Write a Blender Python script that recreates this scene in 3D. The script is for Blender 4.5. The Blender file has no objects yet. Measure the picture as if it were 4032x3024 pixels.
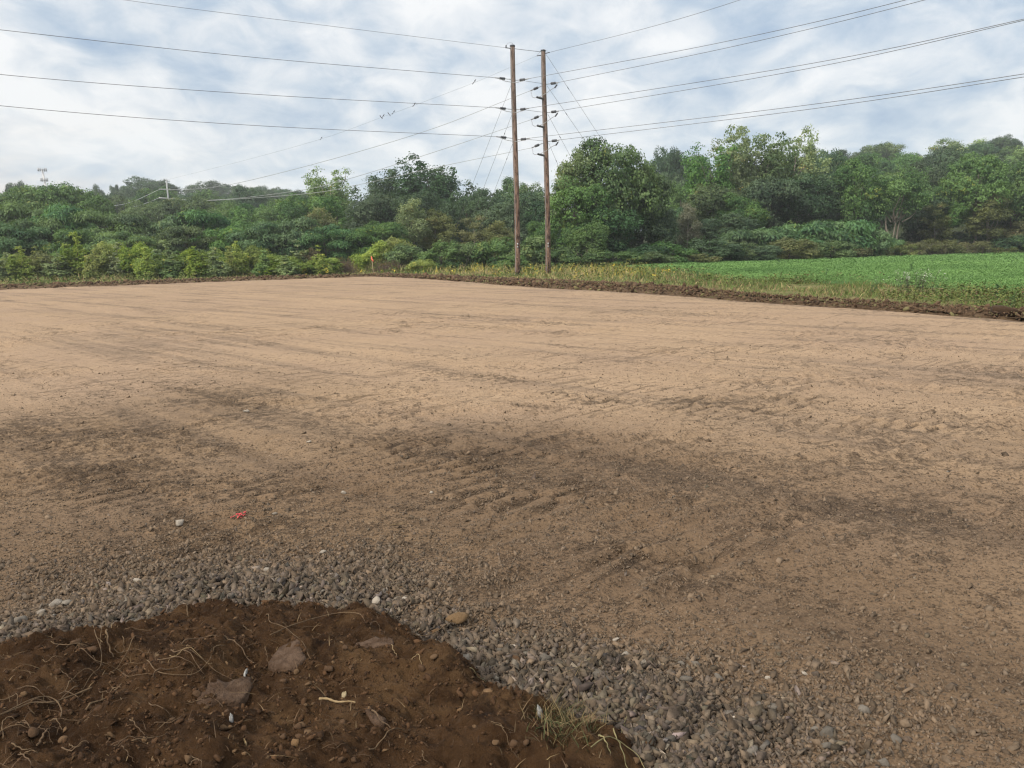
import bpy, math, random
import numpy as np
from mathutils import Matrix, Vector

SC = bpy.context.scene
COL = SC.collection
R = math.radians

# ------------------------------------------------------------------ camera
F, W, H = 3300.0, 4032.0, 3024.0            # focal length in photograph pixels
CAM_Z, PITCH, ROLL = 1.7, 9.07, -1.16
camd = bpy.data.cameras.new('camera')
camd.sensor_width = 36.0
camd.lens = 36.0 * F / W
camd.clip_start, camd.clip_end = 0.1, 6000
cam = bpy.data.objects.new('camera', camd)
COL.objects.link(cam)
CROT = Matrix.Rotation(R(90 - PITCH), 3, 'X') @ Matrix.Rotation(R(ROLL), 3, 'Z')
cam.matrix_world = Matrix.Translation((0, 0, CAM_Z)) @ CROT.to_4x4()
SC.camera = cam
CM = np.array(CROT)

# ------------------------------------------------------------------ light
SUN_AZ, SUN_EL = (-0.70, -0.714), 34.0       # horizontal direction towards the sun
SC.view_settings.view_transform = 'Standard'
SC.view_settings.look = 'None'
SC.view_settings.gamma = 1.0
SC.cycles.use_denoising = True
SC.cycles.filter_width = 1.25
SC.view_settings.exposure = 1.0
sund = bpy.data.lights.new('sun', 'SUN')
sund.energy = 2.0
sund.angle = R(10)
sund.color = (1.0, 0.90, 0.78)
sun = bpy.data.objects.new('sun', sund)
COL.objects.link(sun)
_s = Vector((SUN_AZ[0] * math.cos(R(SUN_EL)), SUN_AZ[1] * math.cos(R(SUN_EL)), math.sin(R(SUN_EL))))
sun.rotation_euler = _s.to_track_quat('Z', 'Y').to_euler()
sun.location = (-20, -15, 30)


class NT:
    """small helper around a node tree"""
    def __init__(self, tree):
        self.t = tree
        self.n = tree.nodes
        self.n.clear()

    def node(self, kind, **kw):
        nd = self.n.new(kind)
        for k, v in kw.items():
            if k.startswith('_'):
                setattr(nd, k[1:], v)
        return nd

    def put(self, sock, v):
        if v is None:
            return
        if isinstance(v, bpy.types.NodeSocket):
            self.t.links.new(v, sock)
        else:
            if sock.type == 'RGBA' and len(v) == 3:
                v = (*v, 1.0)
            sock.default_value = v

    def math(self, op, a, b=None, c=None, clamp=False):
        nd = self.n.new('ShaderNodeMath')
        nd.operation = op
        nd.use_clamp = clamp
        self.put(nd.inputs[0], a)
        self.put(nd.inputs[1], b)
        self.put(nd.inputs[2], c)
        return nd.outputs[0]

    def vmath(self, op, a, b=None):
        nd = self.n.new('ShaderNodeVectorMath')
        nd.operation = op
        self.put(nd.inputs[0], a)
        if b is not None:
            self.put(nd.inputs[3 if op == 'SCALE' else 1], b)
        return nd.outputs['Value'] if op in ('DOT_PRODUCT', 'LENGTH') else nd.outputs[0]

    def noise(self, vec, scale, detail=4, rough=0.55, dist=0.0, out='Fac'):
        nd = self.n.new('ShaderNodeTexNoise')
        self.put(nd.inputs['Vector'], vec)
        nd.inputs['Scale'].default_value = scale
        nd.inputs['Detail'].default_value = detail
        nd.inputs['Roughness'].default_value = rough
        nd.inputs['Distortion'].default_value = dist
        return nd.outputs[out]

    def voronoi(self, vec, scale, out='Distance', feature='F1', rand=1.0):
        nd = self.n.new('ShaderNodeTexVoronoi')
        nd.feature = feature
        self.put(nd.inputs['Vector'], vec)
        nd.inputs['Scale'].default_value = scale
        nd.inputs['Randomness'].default_value = rand
        return nd.outputs[out]

    def mapping(self, vec, loc=(0, 0, 0), rot=(0, 0, 0), scale=(1, 1, 1)):
        nd = self.n.new('ShaderNodeMapping')
        self.put(nd.inputs['Vector'], vec)
        nd.inputs['Location'].default_value = loc
        nd.inputs['Rotation'].default_value = rot
        nd.inputs['Scale'].default_value = scale
        return nd.outputs[0]

    def ramp(self, fac, stops):
        nd = self.n.new('ShaderNodeValToRGB')
        el = nd.color_ramp.elements
        while len(el) < len(stops):
            el.new(0.5)
        for e, (p, c) in zip(el, stops):
            e.position = p
            e.color = (c, c, c, 1) if isinstance(c, (int, float)) else (*c, 1)
        self.put(nd.inputs[0], fac)
        return nd.outputs[0]

    def mix(self, fac, a, b, mode='MIX'):
        nd = self.n.new('ShaderNodeMix')
        nd.data_type = 'RGBA'
        nd.blend_type = mode
        self.put(nd.inputs[0], fac)
        self.put(nd.inputs[6], a)
        self.put(nd.inputs[7], b)
        return nd.outputs[2]

    def smooth(self, v, lo, hi, a=0.0, b=1.0):
        nd = self.n.new('ShaderNodeMapRange')
        nd.interpolation_type = 'SMOOTHSTEP'
        self.put(nd.inputs[0], v)
        nd.inputs[1].default_value = lo
        nd.inputs[2].default_value = hi
        nd.inputs[3].default_value = a
        nd.inputs[4].default_value = b
        return nd.outputs[0]


# ------------------------------------------------------------------ sky
world = bpy.data.worlds.new('World')
SC.world = world
world.use_nodes = True
w = NT(world.node_tree)
tc = w.node('ShaderNodeTexCoord')
dirv = tc.outputs['Generated']
sep = w.node('ShaderNodeSeparateXYZ')
w.put(sep.inputs[0], dirv)
dz = sep.outputs[2]
den = w.math('ADD', w.math('MAXIMUM', dz, 0.0), 0.30)
comb = w.node('ShaderNodeCombineXYZ')
w.put(comb.inputs[0], w.math('DIVIDE', sep.outputs[0], den))
w.put(comb.inputs[1], w.math('DIVIDE', sep.outputs[1], den))
pl = comb.outputs[0]                                    # the cloud deck seen as a plane overhead
n1 = w.noise(w.mapping(pl, loc=(3.1, 7.7, 0), rot=(0, 0, R(18)), scale=(1.25, 0.70, 1)), 1.7, 7, 0.52, 0.6)
n2 = w.noise(w.mapping(pl, loc=(1.3, 2.2, 0), rot=(0, 0, R(-12)), scale=(1.0, 0.85, 1)), 7.0, 8, 0.58, 0.4)
n3 = w.noise(w.mapping(pl, loc=(9.3, 5.2, 0), rot=(0, 0, R(20)), scale=(1, 1, 1)), 0.28, 3, 0.5, 0.3)
cl = w.math('ADD', w.math('MULTIPLY', n1, 0.66), w.math('MULTIPLY', n2, 0.56))
cl = w.math('ADD', cl, w.math('MULTIPLY', w.math('SUBTRACT', n3, 0.42), 0.60))
# a clearer blue-grey lane to the right, high up
lane = w.vmath('DOT_PRODUCT', dirv, tuple(Vector((-0.415, -0.385, 0.825)).normalized()))
lane_m = w.math('MULTIPLY', w.smooth(w.math('ABSOLUTE', w.math('ADD', lane, w.math('MULTIPLY', w.math('SUBTRACT', n2, 0.5), 0.12))), 0.0, 0.10, 1.0, 0.0),
                w.smooth(sep.outputs[0], 0.05, 0.2))
cl = w.math('SUBTRACT', cl, w.math('MULTIPLY', lane_m, 0.18))
cloud_col = w.ramp(w.math('SUBTRACT', cl, 0.032), [(0.44, (0.200, 0.280, 0.395)), (0.54, (0.300, 0.370, 0.455)), (0.60, (0.385, 0.440, 0.500)), (0.66, (0.490, 0.520, 0.550)), (0.76, (0.640, 0.640, 0.635))])
# paler and calmer low down, with a warm break low at the left
low = w.smooth(dz, 0.02, 0.16, 1.0, 0.0)
cloud_col = w.mix(w.math('MULTIPLY', low, 0.45), cloud_col, (0.43, 0.495, 0.555))
wd = w.vmath('DOT_PRODUCT', dirv, tuple(Vector((-0.50, 0.86, 0.075)).normalized()))
streak = w.smooth(w.noise(w.mapping(pl, loc=(0, 0, 0), scale=(0.25, 0.8, 1)), 1.6, 5, 0.6, 0.4), 0.42, 0.62)
warm = w.math('MULTIPLY', w.smooth(wd, 0.955, 0.998), w.math('MULTIPLY', streak, w.smooth(dz, 0.03, 0.18, 1.0, 0.0)))
cloud_col = w.mix(w.math('MULTIPLY', warm, 0.95), cloud_col, (0.72, 0.62, 0.52))
cloud_col = w.mix(w.smooth(dz, 0.35, 0.7), cloud_col, w.mix(w.smooth(n1, 0.4, 0.6), (0.47, 0.455, 0.43), (0.62, 0.59, 0.55)))
# an overcast sky is brighter overhead than near the horizon
up = w.smooth(dz, 0.30, 0.95, 1.0, 2.0)
bgc = w.node('ShaderNodeBackground')
w.put(bgc.inputs[0], cloud_col)
w.put(bgc.inputs[1], w.math('MULTIPLY', up, 0.86))
skyt = w.node('ShaderNodeTexSky')
skyt.sky_type = 'NISHITA'
skyt.sun_disc = False
skyt.sun_elevation = R(SUN_EL)
skyt.sun_rotation = math.atan2(SUN_AZ[0], SUN_AZ[1])
bgs = w.node('ShaderNodeBackground')
w.put(bgs.inputs[0], skyt.outputs[0])
bgs.inputs[1].default_value = 0.06
mixs = w.node('ShaderNodeMixShader')
mixs.inputs[0].default_value = 0.86
w.t.links.new(bgs.outputs[0], mixs.inputs[1])
w.t.links.new(bgc.outputs[0], mixs.inputs[2])
wo = w.node('ShaderNodeOutputWorld')
w.t.links.new(mixs.outputs[0], wo.inputs[0])


# ------------------------------------------------------------------ geometry helpers
def ray(px, py):
    d = np.array([(px - W / 2) / F, -(py - H / 2) / F, -1.0])
    return CM @ d


def at(px, py, depth):
    """the point seen at a photograph pixel, at a distance of depth metres ahead (world y)"""
    d = ray(px, py)
    return np.array([0, 0, CAM_Z]) + d * (depth / d[1])


def on(px, py, z=0.0):
    """the point of the level plane z seen at a photograph pixel"""
    d = ray(px, py)
    return np.array([0, 0, CAM_Z]) + d * ((z - CAM_Z) / d[2])


def proj(P):
    q = (np.asarray(P, float) - np.array([0, 0, CAM_Z])) @ CM
    zz = np.where(q[..., 2] < -1e-3, -q[..., 2], 1e-3)
    return q[..., 0] / zz * F + W / 2, H / 2 - q[..., 1] / zz * F


def vnoise(x, y, seed=0):
    xi, yi = np.floor(x).astype(np.int64), np.floor(y).astype(np.int64)
    fx, fy = x - xi, y - yi
    fx, fy = fx * fx * fx * (fx * (fx * 6 - 15) + 10), fy * fy * fy * (fy * (fy * 6 - 15) + 10)

    def h(a, b):
        v = (a * 374761393 + b * 668265263 + seed * 974634777) & 0xffffffff
        v = ((v ^ (v >> 13)) * 1274126177) & 0xffffffff
        v = ((v ^ (v >> 16)) * 2246822519) & 0xffffffff
        return (v ^ (v >> 15)) / 4294967295.0
    a = h(xi, yi) * (1 - fx) + h(xi + 1, yi) * fx
    b = h(xi, yi + 1) * (1 - fx) + h(xi + 1, yi + 1) * fx
    return a * (1 - fy) + b * fy - 0.5


def fbm(x, y, oct=4, seed=0, gain=0.5):
    s, a = 0.0, 1.0
    for i in range(oct):
        s = s + a * vnoise(x, y, seed + i * 17)
        x, y, a = x * 2.03 + 5.1, y * 2.03 + 1.7, a * gain
    return s


def sstep(v, lo, hi):
    t = np.clip((v - lo) / (hi - lo), 0, 1)
    return t * t * (3 - 2 * t)


def mesh_np(name, V, faces, mat, parent=None, col=None, smooth=False):
    """one mesh object from arrays; faces is a list of (n, k) index arrays"""
    V = np.asarray(V, np.float32)
    me = bpy.data.meshes.new(name)
    me.vertices.add(len(V))
    me.vertices.foreach_set('co', V.ravel())
    faces = [np.asarray(f, np.int32) for f in faces if len(f)]
    idx = np.concatenate([f.ravel() for f in faces])
    tot = np.concatenate([np.full(len(f), f.shape[1], np.int32) for f in faces])
    start = np.concatenate([[0], np.cumsum(tot)[:-1]]).astype(np.int32)
    me.loops.add(len(idx))
    me.loops.foreach_set('vertex_index', idx)
    me.polygons.add(len(tot))
    me.polygons.foreach_set('loop_start', start)
    if smooth:
        me.polygons.foreach_set('use_smooth', np.ones(len(tot), bool))
    me.update(calc_edges=True)
    if col is not None:
        c = np.ones((len(V), 4), np.float32)
        col = np.asarray(col, np.float32)
        c[:, :col.shape[1]] = col
        at_ = me.color_attributes.new('Col', 'FLOAT_COLOR', 'POINT')
        at_.data.foreach_set('color', c.ravel())
    me.materials.append(mat)
    o = bpy.data.objects.new(name, me)
    COL.objects.link(o)
    if parent is not None:
        o.parent = parent
    return o


class MB:
    """collects tubes, boxes and lathes for one mesh object"""
    def __init__(self):
        self.V, self.F4, self.F3, self.n = [], [], [], 0

    def add(self, V, F4=(), F3=()):
        V = np.asarray(V, float)
        self.V.append(V)
        if len(F4):
            self.F4.append(np.asarray(F4) + self.n)
        if len(F3):
            self.F3.append(np.asarray(F3) + self.n)
        self.n += len(V)

    def tube(self, pts, rad, sides=6, caps=True):
        pts = np.asarray(pts, float)
        n = len(pts)
        rad = np.broadcast_to(np.asarray(rad, float), (n,))
        tan = np.gradient(pts, axis=0)
        tan /= np.linalg.norm(tan, axis=1)[:, None] + 1e-9
        ref = np.array([0.31, 0.17, 0.93])
        if abs(tan.mean(0) @ ref) > 0.8 * np.linalg.norm(tan.mean(0)):
            ref = np.array([0.93, 0.31, 0.17])
        a = np.cross(tan, ref)
        a /= np.linalg.norm(a, axis=1)[:, None] + 1e-9
        b = np.cross(tan, a)
        th = np.arange(sides) * 2 * math.pi / sides
        V = pts[:, None] + rad[:, None, None] * (a[:, None] * np.cos(th)[None, :, None] + b[:, None] * np.sin(th)[None, :, None])
        V = V.reshape(-1, 3)
        i, j = np.meshgrid(np.arange(n - 1), np.arange(sides), indexing='ij')
        j2 = (j + 1) % sides
        F4 = np.stack([i * sides + j, i * sides + j2, (i + 1) * sides + j2, (i + 1) * sides + j], -1).reshape(-1, 4)
        F3 = []
        if caps:
            c0, c1 = len(V), len(V) + 1
            V = np.vstack([V, pts[0], pts[-1]])
            for k in range(sides):
                k2 = (k + 1) % sides
                F3.append((c0, k2, k))
                F3.append((c1, (n - 1) * sides + k, (n - 1) * sides + k2))
        self.add(V, F4, F3)
        return self

    def box(self, c, size, rot=None):
        s = np.array(size) / 2
        V = np.array([(x, y, z) for x in (-1, 1) for y in (-1, 1) for z in (-1, 1)], float) * s
        if rot is not None:
            V = V @ np.array(rot).T
        self.add(V + np.array(c), [(0, 1, 3, 2), (4, 6, 7, 5), (0, 4, 5, 1), (2, 3, 7, 6), (0, 2, 6, 4), (1, 5, 7, 3)])
        return self

    def build(self, name, mat, parent=None, smooth=False, col=None):
        return mesh_np(name, np.vstack(self.V), [np.vstack(self.F4) if self.F4 else [], np.vstack(self.F3) if self.F3 else []], mat, parent, col, smooth)


def spline(pts, n=40):
    """a smooth curve through the given points"""
    P = np.asarray(pts, float)
    if len(P) == 2:
        t = np.linspace(0, 1, n)[:, None]
        return P[0] * (1 - t) + P[1] * t
    Q = np.vstack([2 * P[0] - P[1], P, 2 * P[-1] - P[-2]])
    out = []
    per = max(2, n // (len(P) - 1))
    for i in range(len(P) - 1):
        p0, p1, p2, p3 = Q[i:i + 4]
        for t in np.linspace(0, 1, per, endpoint=False):
            out.append(0.5 * ((2 * p1) + (-p0 + p2) * t + (2 * p0 - 5 * p1 + 4 * p2 - p3) * t * t + (-p0 + 3 * p1 - 3 * p2 + p3) * t ** 3))
    out.append(P[-1])
    return np.array(out)


def tag(o, label=None, cat=None, group=None, kind=None):
    if label:
        o['label'] = label
    if cat:
        o['category'] = cat
    if group:
        o['group'] = group
    if kind:
        o['kind'] = kind
    return o


def empty(name, loc=(0, 0, 0)):
    o = bpy.data.objects.new(name, None)
    o.location = loc
    o.empty_display_size = 0.2
    COL.objects.link(o)
    return o


def copy_tree(root):
    c = root.copy()
    COL.objects.link(c)
    for ch in list(root.children):
        d = ch.copy()
        COL.objects.link(d)
        d.parent = c
    return c


# ------------------------------------------------------------------ materials
def principled(name, rough=0.9, spec=0.2):
    m = bpy.data.materials.new(name)
    m.use_nodes = True
    t = NT(m.node_tree)
    out = t.node('ShaderNodeOutputMaterial')
    b = t.node('ShaderNodeBsdfPrincipled')
    b.inputs['Roughness'].default_value = rough
    b.inputs['Specular IOR Level'].default_value = spec
    t.t.links.new(b.outputs[0], out.inputs[0])
    return m, t, b, out


def bump(t, b, height, strength=0.5, dist=0.02):
    nd = t.node('ShaderNodeBump')
    nd.inputs['Strength'].default_value = strength
    nd.inputs['Distance'].default_value = dist
    t.put(nd.inputs['Height'], height)
    t.t.links.new(nd.outputs[0], b.inputs['Normal'])


def pos(t):
    return t.node('ShaderNodeNewGeometry').outputs['Position']


def objco(t):
    return t.node('ShaderNodeTexCoord').outputs['Object']


def attr(t):
    nd = t.node('ShaderNodeVertexColor')
    nd.layer_name = 'Col'
    return nd.outputs['Color']


def split(t, c):
    nd = t.node('ShaderNodeSeparateColor')
    t.put(nd.inputs[0], c)
    return nd.outputs


def mat_leaf(name, c_dark, c_light, c_odd, trans=0.35, rough=0.55, odd=0.12):
    """leaves: each leaf has its own tone (attribute r) and hue (attribute g); each plant a slight shift"""
    m, t, b, out = principled(name, rough, 0.25)
    a = split(t, attr(t))
    oi = t.node('ShaderNodeObjectInfo').outputs['Random']
    c = t.mix(a[0], c_dark, c_light)
    c = t.mix(t.smooth(a[1], 1.0 - odd, 1.0 - odd * 0.4), c, c_odd)
    hs = t.node('ShaderNodeHueSaturation')
    t.put(hs.inputs['Color'], c)
    t.put(hs.inputs['Hue'], t.math('ADD', 0.485, t.math('MULTIPLY', oi, 0.03)))
    t.put(hs.inputs['Saturation'], t.math('ADD', 0.85, t.math('MULTIPLY', oi, 0.3)))
    t.put(hs.inputs['Value'], t.math('ADD', 0.90, t.math('MULTIPLY', t.math('FRACT', t.math('MULTIPLY', oi, 7.13)), 0.44)))
    t.put(b.inputs['Base Color'], hs.outputs[0])
    tr = t.node('ShaderNodeBsdfTranslucent')
    t.put(tr.inputs[0], t.mix(1.0, hs.outputs[0], (1.0, 1.0, 0.55), 'MULTIPLY'))
    mx = t.node('ShaderNodeMixShader')
    mx.inputs[0].default_value = trans
    t.t.links.new(b.outputs[0], mx.inputs[1])
    t.t.links.new(tr.outputs[0], mx.inputs[2])
    t.t.links.new(mx.outputs[0], out.inputs[0])
    return m


def mat_plain(name, c1, c2, scale=8, rough=0.85, bumps=0.3, bscale=40, spec=0.2, stretch=(1, 1, 1), metallic=0.0):
    m, t, b, out = principled(name, rough, spec)
    v = t.mapping(objco(t), scale=stretch)
    t.put(b.inputs['Base Color'], t.mix(t.smooth(t.noise(v, scale, 6, 0.6), 0.35, 0.65), c1, c2))
    b.inputs['Metallic'].default_value = metallic
    if bumps:
        bump(t, b, t.noise(v, bscale, 5, 0.6), bumps, 0.02)
    return m


M = {}
M['leaf_mid'] = mat_leaf('leaf_mid_green', (0.048, 0.104, 0.038), (0.145, 0.235, 0.078), (0.21, 0.24, 0.06))
M['leaf_dark'] = mat_leaf('leaf_dark_green', (0.034, 0.072, 0.038), (0.092, 0.155, 0.075), (0.12, 0.17, 0.07), 0.35)
M['leaf_pale'] = mat_leaf('leaf_pale_green', (0.110, 0.175, 0.075), (0.290, 0.365, 0.175), (0.46, 0.40, 0.12), 0.4)
M['leaf_blue'] = mat_leaf('leaf_cool_green', (0.045, 0.105, 0.048), (0.135, 0.225, 0.098), (0.18, 0.24, 0.08))
M['leaf_yellow'] = mat_leaf('leaf_yellow_green', (0.140, 0.205, 0.050), (0.340, 0.395, 0.115), (0.48, 0.43, 0.11), 0.45)
M['leaf_grey'] = mat_leaf('leaf_grey_green', (0.085, 0.095, 0.062), (0.165, 0.170, 0.120), (0.18, 0.15, 0.11))
M['leaf_lime'] = mat_leaf('leaf_lime_green', (0.110, 0.180, 0.044), (0.290, 0.360, 0.098), (0.42, 0.40, 0.09), 0.42)
M['leaf_olive'] = mat_leaf('leaf_olive', (0.082, 0.105, 0.040), (0.190, 0.210, 0.080), (0.22, 0.17, 0.07))
M['leaf_rust'] = mat_leaf('leaf_rusty', (0.085, 0.085, 0.038), (0.170, 0.150, 0.062), (0.21, 0.13, 0.055), odd=0.2)
M['bark'] = mat_plain('bark_grey', (0.05, 0.042, 0.035), (0.12, 0.10, 0.085), 3, stretch=(4, 4, 0.8))
M['bark_pale'] = mat_plain('bark_pale', (0.16, 0.14, 0.115), (0.30, 0.27, 0.23), 3, stretch=(4, 4, 0.8))
M['bark_mid'] = mat_plain('bark_buff', (0.11, 0.095, 0.078), (0.22, 0.195, 0.16), 3, stretch=(4, 4, 0.8))
M['wire'] = mat_plain('weathered_conductor', (0.12, 0.125, 0.13), (0.18, 0.185, 0.19), 1, 0.6, 0)
M['wire_bright'] = mat_plain('bare_aluminium_conductor', (0.42, 0.44, 0.44), (0.55, 0.57, 0.56), 1, 0.5, 0)
M['wire_grey'] = mat_plain('dull_aluminium_conductor', (0.26, 0.28, 0.28), (0.34, 0.36, 0.36), 1, 0.6, 0)
M['steel'] = mat_plain('galvanised_steel', (0.25, 0.26, 0.27), (0.40, 0.41, 0.42), 6, 0.5, 0, metallic=0.5)
M['insul'] = mat_plain('grey_polymer_insulator', (0.055, 0.060, 0.070), (0.09, 0.095, 0.105), 5, 0.5, 0)
M['feather'] = mat_plain('dark_feathers', (0.03, 0.03, 0.033), (0.07, 0.065, 0.06), 30, 0.8, 0)

# ------------------------------------------------------------------ where the edges of the place run (metres)
LOT_LEFT = np.array([on(x, y)[:2] for x, y in ((-1500, 1198), (-700, 1168), (0, 1140), (500, 1124), (1000, 1103), (1470, 1089))])
LOT_RIGHT = np.array([on(x, y)[:2] for x, y in ((1470, 1089), (1650, 1096), (1800, 1108), (2016, 1127), (2300, 1143), (2600, 1159), (2927, 1186), (3474, 1225), (4032, 1267), (4700, 1318), (6200, 1430))])
SOIL_LEFT = np.array([on(x, y, 0.12)[:2] for x, y in ((-1500, 1174), (-700, 1146), (0, 1119), (500, 1105), (1000, 1088), (1470, 1078))])
SOIL_RIGHT = np.array([on(x, y, 0.12)[:2] for x, y in ((1470, 1078), (1650, 1081), (1800, 1085), (2016, 1092), (2300, 1103), (2600, 1117), (2927, 1148), (3474, 1183), (4032, 1215), (4700, 1250), (6200, 1340))])
LANE = np.array([0.698, -0.716])            # the way the roller ran
LANE_N = np.array([0.716, 0.698])
HEAP_PX = [(-1500, 2790), (-500, 2600), (0, 2530), (350, 2462), (680, 2398), (820, 2365), (1150, 2335), (1330, 2365), (1480, 2410), (1620, 2470), (1760, 2530), (1850, 2585), (2050, 2680), (2220, 2780), (2400, 2880), (2540, 2985), (2680, 3120), (2900, 3400)]
HEAP = np.array([on(x, y, 0.03)[:2] for x, y in HEAP_PX])


def seg_dist(P, poly):
    """distance from points to an open polyline, and the side (positive on the left hand)"""
    best = np.full(len(P), 1e9)
    side = np.zeros(len(P))
    for a, b in zip(poly[:-1], poly[1:]):
        ab = b - a
        t = np.clip(((P - a) @ ab) / (ab @ ab), 0, 1)
        d = P - (a + t[:, None] * ab)
        r = np.hypot(d[:, 0], d[:, 1])
        s = ab[0] * (P[:, 1] - a[1]) - ab[1] * (P[:, 0] - a[0])
        m = r < best
        best[m] = r[m]
        side[m] = s[m]
    return best * np.sign(side)


def in_lot(P):
    """signed distance into the lot (positive inside)"""
    return np.minimum(-seg_dist(P, LOT_LEFT), -seg_dist(P, LOT_RIGHT))


def heap_in(P):
    """signed distance into the soil heap (positive inside)"""
    d = -seg_dist(P, HEAP)
    return d


def lot_z(x, y):
    u, v = x * LANE[0] + y * LANE[1], x * LANE_N[0] + y * LANE_N[1]
    r = np.hypot(x, y)
    z = 0.05 * fbm(x * 0.11, y * 0.11, 3, 3)
    z = z + 0.020 * fbm(x * 0.9, y * 0.9, 4, 8)
    z = z + 0.022 * fbm(v * 1.5, u * 0.10, 3, 21)
    patch = sstep(fbm(x * 0.33, y * 0.33, 3, 31), -0.02, 0.28)
    wob = fbm(x * 1.1, y * 1.1, 2, 41) * 5.0
    rid = np.sin(2 * math.pi * u / 0.24 + wob)
    brk = sstep(fbm(v * 1.4, u * 1.6, 2, 51), -0.12, 0.2)
    z = z + 0.022 * patch * brk * rid
    z = z + 0.012 * fbm(x * 5, y * 5, 3, 61) * (0.4 + patch)
    # loose stones pile up a little around the soil heap
    h = heap_in(np.stack([x.ravel(), y.ravel()], 1)).reshape(x.shape)
    z = z + 0.05 * np.exp(-((h + 0.15) / 0.28) ** 2)
    return z


def heap_z(x, y):
    P = np.stack([x.ravel(), y.ravel()], 1)
    wob = 0.13 * fbm(P[:, 0] * 2.2, P[:, 1] * 2.2, 3, 71) + 0.10 * fbm(P[:, 0] * 7, P[:, 1] * 7, 4, 72)
    h = (heap_in(P) + wob).reshape(x.shape)
    z = -0.06 + 0.19 * sstep(h, -0.10, 0.28) + 0.04 * sstep(h, 0.2, 1.0)
    z = z + 0.10 * fbm(x * 1.3, y * 1.3, 3, 81) * sstep(h, 0, 0.3)
    z = z + (0.080 * fbm(x * 4, y * 4, 4, 91) + 0.045 * np.abs(fbm(x * 11, y * 11, 4, 95)) - 0.035 * np.abs(fbm(x * 7, y * 7, 3, 97))) * sstep(h, -0.12, 0.06)
    z = z + 0.026 * np.maximum(fbm(x * 38, y * 38, 3, 99), -0.1)
    return z


def hz1(x, y):
    return float(heap_z(np.array([[x]]), np.array([[y]]))[0, 0])


def on_heap(px, py, lift=0.0):
    z = 0.1
    for _ in range(4):
        p = on(px, py, z)
        z = 0.6 * (hz1(p[0], p[1]) + lift) + 0.4 * z
    p = on(px, py, z)
    p[2] = max(hz1(p[0], p[1]), lz1(p[0], p[1])) + lift
    return p


def lz1(x, y):
    return float(lot_z(np.array([[x]]), np.array([[y]]))[0, 0])


def land_z(x, y):
    """the open country: level round the lot, rising to wooded hills"""
    r = np.hypot(x, y)
    az = np.degrees(np.arctan2(x, y))
    hr = 19 * sstep(r, 135, 320) * sstep(az, 2, 22)
    hl = 17 * sstep(r, 170, 430) * sstep(az, -2, -12) * (1 - 0.6 * sstep(az, -24, -29))
    hm = 7 * sstep(r, 150, 300)
    z = -0.12 + np.maximum(np.maximum(hr, hl), hm) + 3.0 * fbm(x * 0.012, y * 0.012, 3, 5) * sstep(r, 140, 260)
    return z


def lnd(x, y):
    return float(land_z(np.array([x]), np.array([y]))[0])


# ------------------------------------------------------------------ the ground to the horizon
def grid_faces(n, m):
    i, j = np.meshgrid(np.arange(n - 1), np.arange(m - 1), indexing='ij')
    a = i * m + j
    return np.stack([a, a + 1, a + m + 1, a + m], -1).reshape(-1, 4)


m, t, b, out = principled('field_earth_and_grass', 0.95, 0.1)
p = pos(t)
c = t.mix(t.smooth(t.noise(p, 0.35, 5, 0.6), 0.35, 0.65), (0.10, 0.13, 0.05), (0.17, 0.17, 0.08))
c = t.mix(t.smooth(t.noise(p, 3.0, 5, 0.6), 0.4, 0.62), c, (0.10, 0.085, 0.05))
sz = t.node('ShaderNodeSeparateXYZ')
t.put(sz.inputs[0], p)
c = t.mix(t.smooth(sz.outputs[1], 72, 84), c, t.mix(t.noise(p, 0.9, 5, 0.6), (0.022, 0.030, 0.014), (0.045, 0.060, 0.025)))   # woodland floor
t.put(b.inputs['Base Color'], c)
bump(t, b, t.noise(p, 6, 6, 0.65), 0.7, 0.15)
M['land'] = m
rr = np.concatenate([[0.5], np.geomspace(4, 3000, 90)])
th = np.linspace(0, 2 * math.pi, 145)
RR, TH = np.meshgrid(rr, th, indexing='ij')
X, Y = RR * np.sin(TH), RR * np.cos(TH)
o = mesh_np('ground', np.stack([X, Y, land_z(X, Y)], -1).reshape(-1, 3), [grid_faces(len(rr), len(th))[:, ::-1]], m, smooth=True)
tag(o, 'rough grassy ground running back to the wooded hills', 'ground', kind='structure')

# ------------------------------------------------------------------ the gravel lot
m, t, b, out = principled('rolled_gravel_and_fines', 0.95, 0.15)
p = pos(t)
a = split(t, attr(t))                        # r: how bare and stony, g: foreground shade put into the colour
fine = t.noise(p, 9.0, 8, 0.75)
grit = t.noise(p, 48.0, 5, 0.75)
lanep = t.mapping(p, rot=(0, 0, R(-44.3)))               # x across the roller's lanes, y along them
mid = t.noise(lanep, 1.3, 7, 0.65, 0.4)
streak = t.noise(t.mapping(lanep, scale=(1.6, 0.09, 1)), 1.0, 6, 0.62, 0.3)
cleat = t.noise(t.mapping(lanep, scale=(1.1, 6.5, 1)), 1.0, 4, 0.6, 0.5)
zone = t.smooth(t.noise(lanep, 0.28, 4, 0.6, 0.3), 0.42, 0.62)
tan_ = t.mix(t.smooth(mid, 0.3, 0.7), (0.338, 0.240, 0.152), (0.405, 0.293, 0.190))
tan_ = t.mix(t.smooth(t.noise(p, 0.22, 4, 0.6), 0.4, 0.66), tan_, (0.330, 0.236, 0.160))
tan_ = t.mix(t.smooth(fine, 0.42, 0.72), tan_, (0.288, 0.204, 0.132))
tan_ = t.mix(t.math('MULTIPLY', t.smooth(streak, 0.48, 0.64), 0.55), tan_, (0.19, 0.14, 0.10))
v1 = t.voronoi(p, 30.0)
v1c = t.voronoi(p, 30.0, 'Color')
v2 = t.voronoi(p, 66.0)
v2c = t.voronoi(p, 66.0, 'Color')
s1 = split(t, v1c)
s2 = split(t, v2c)
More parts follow.
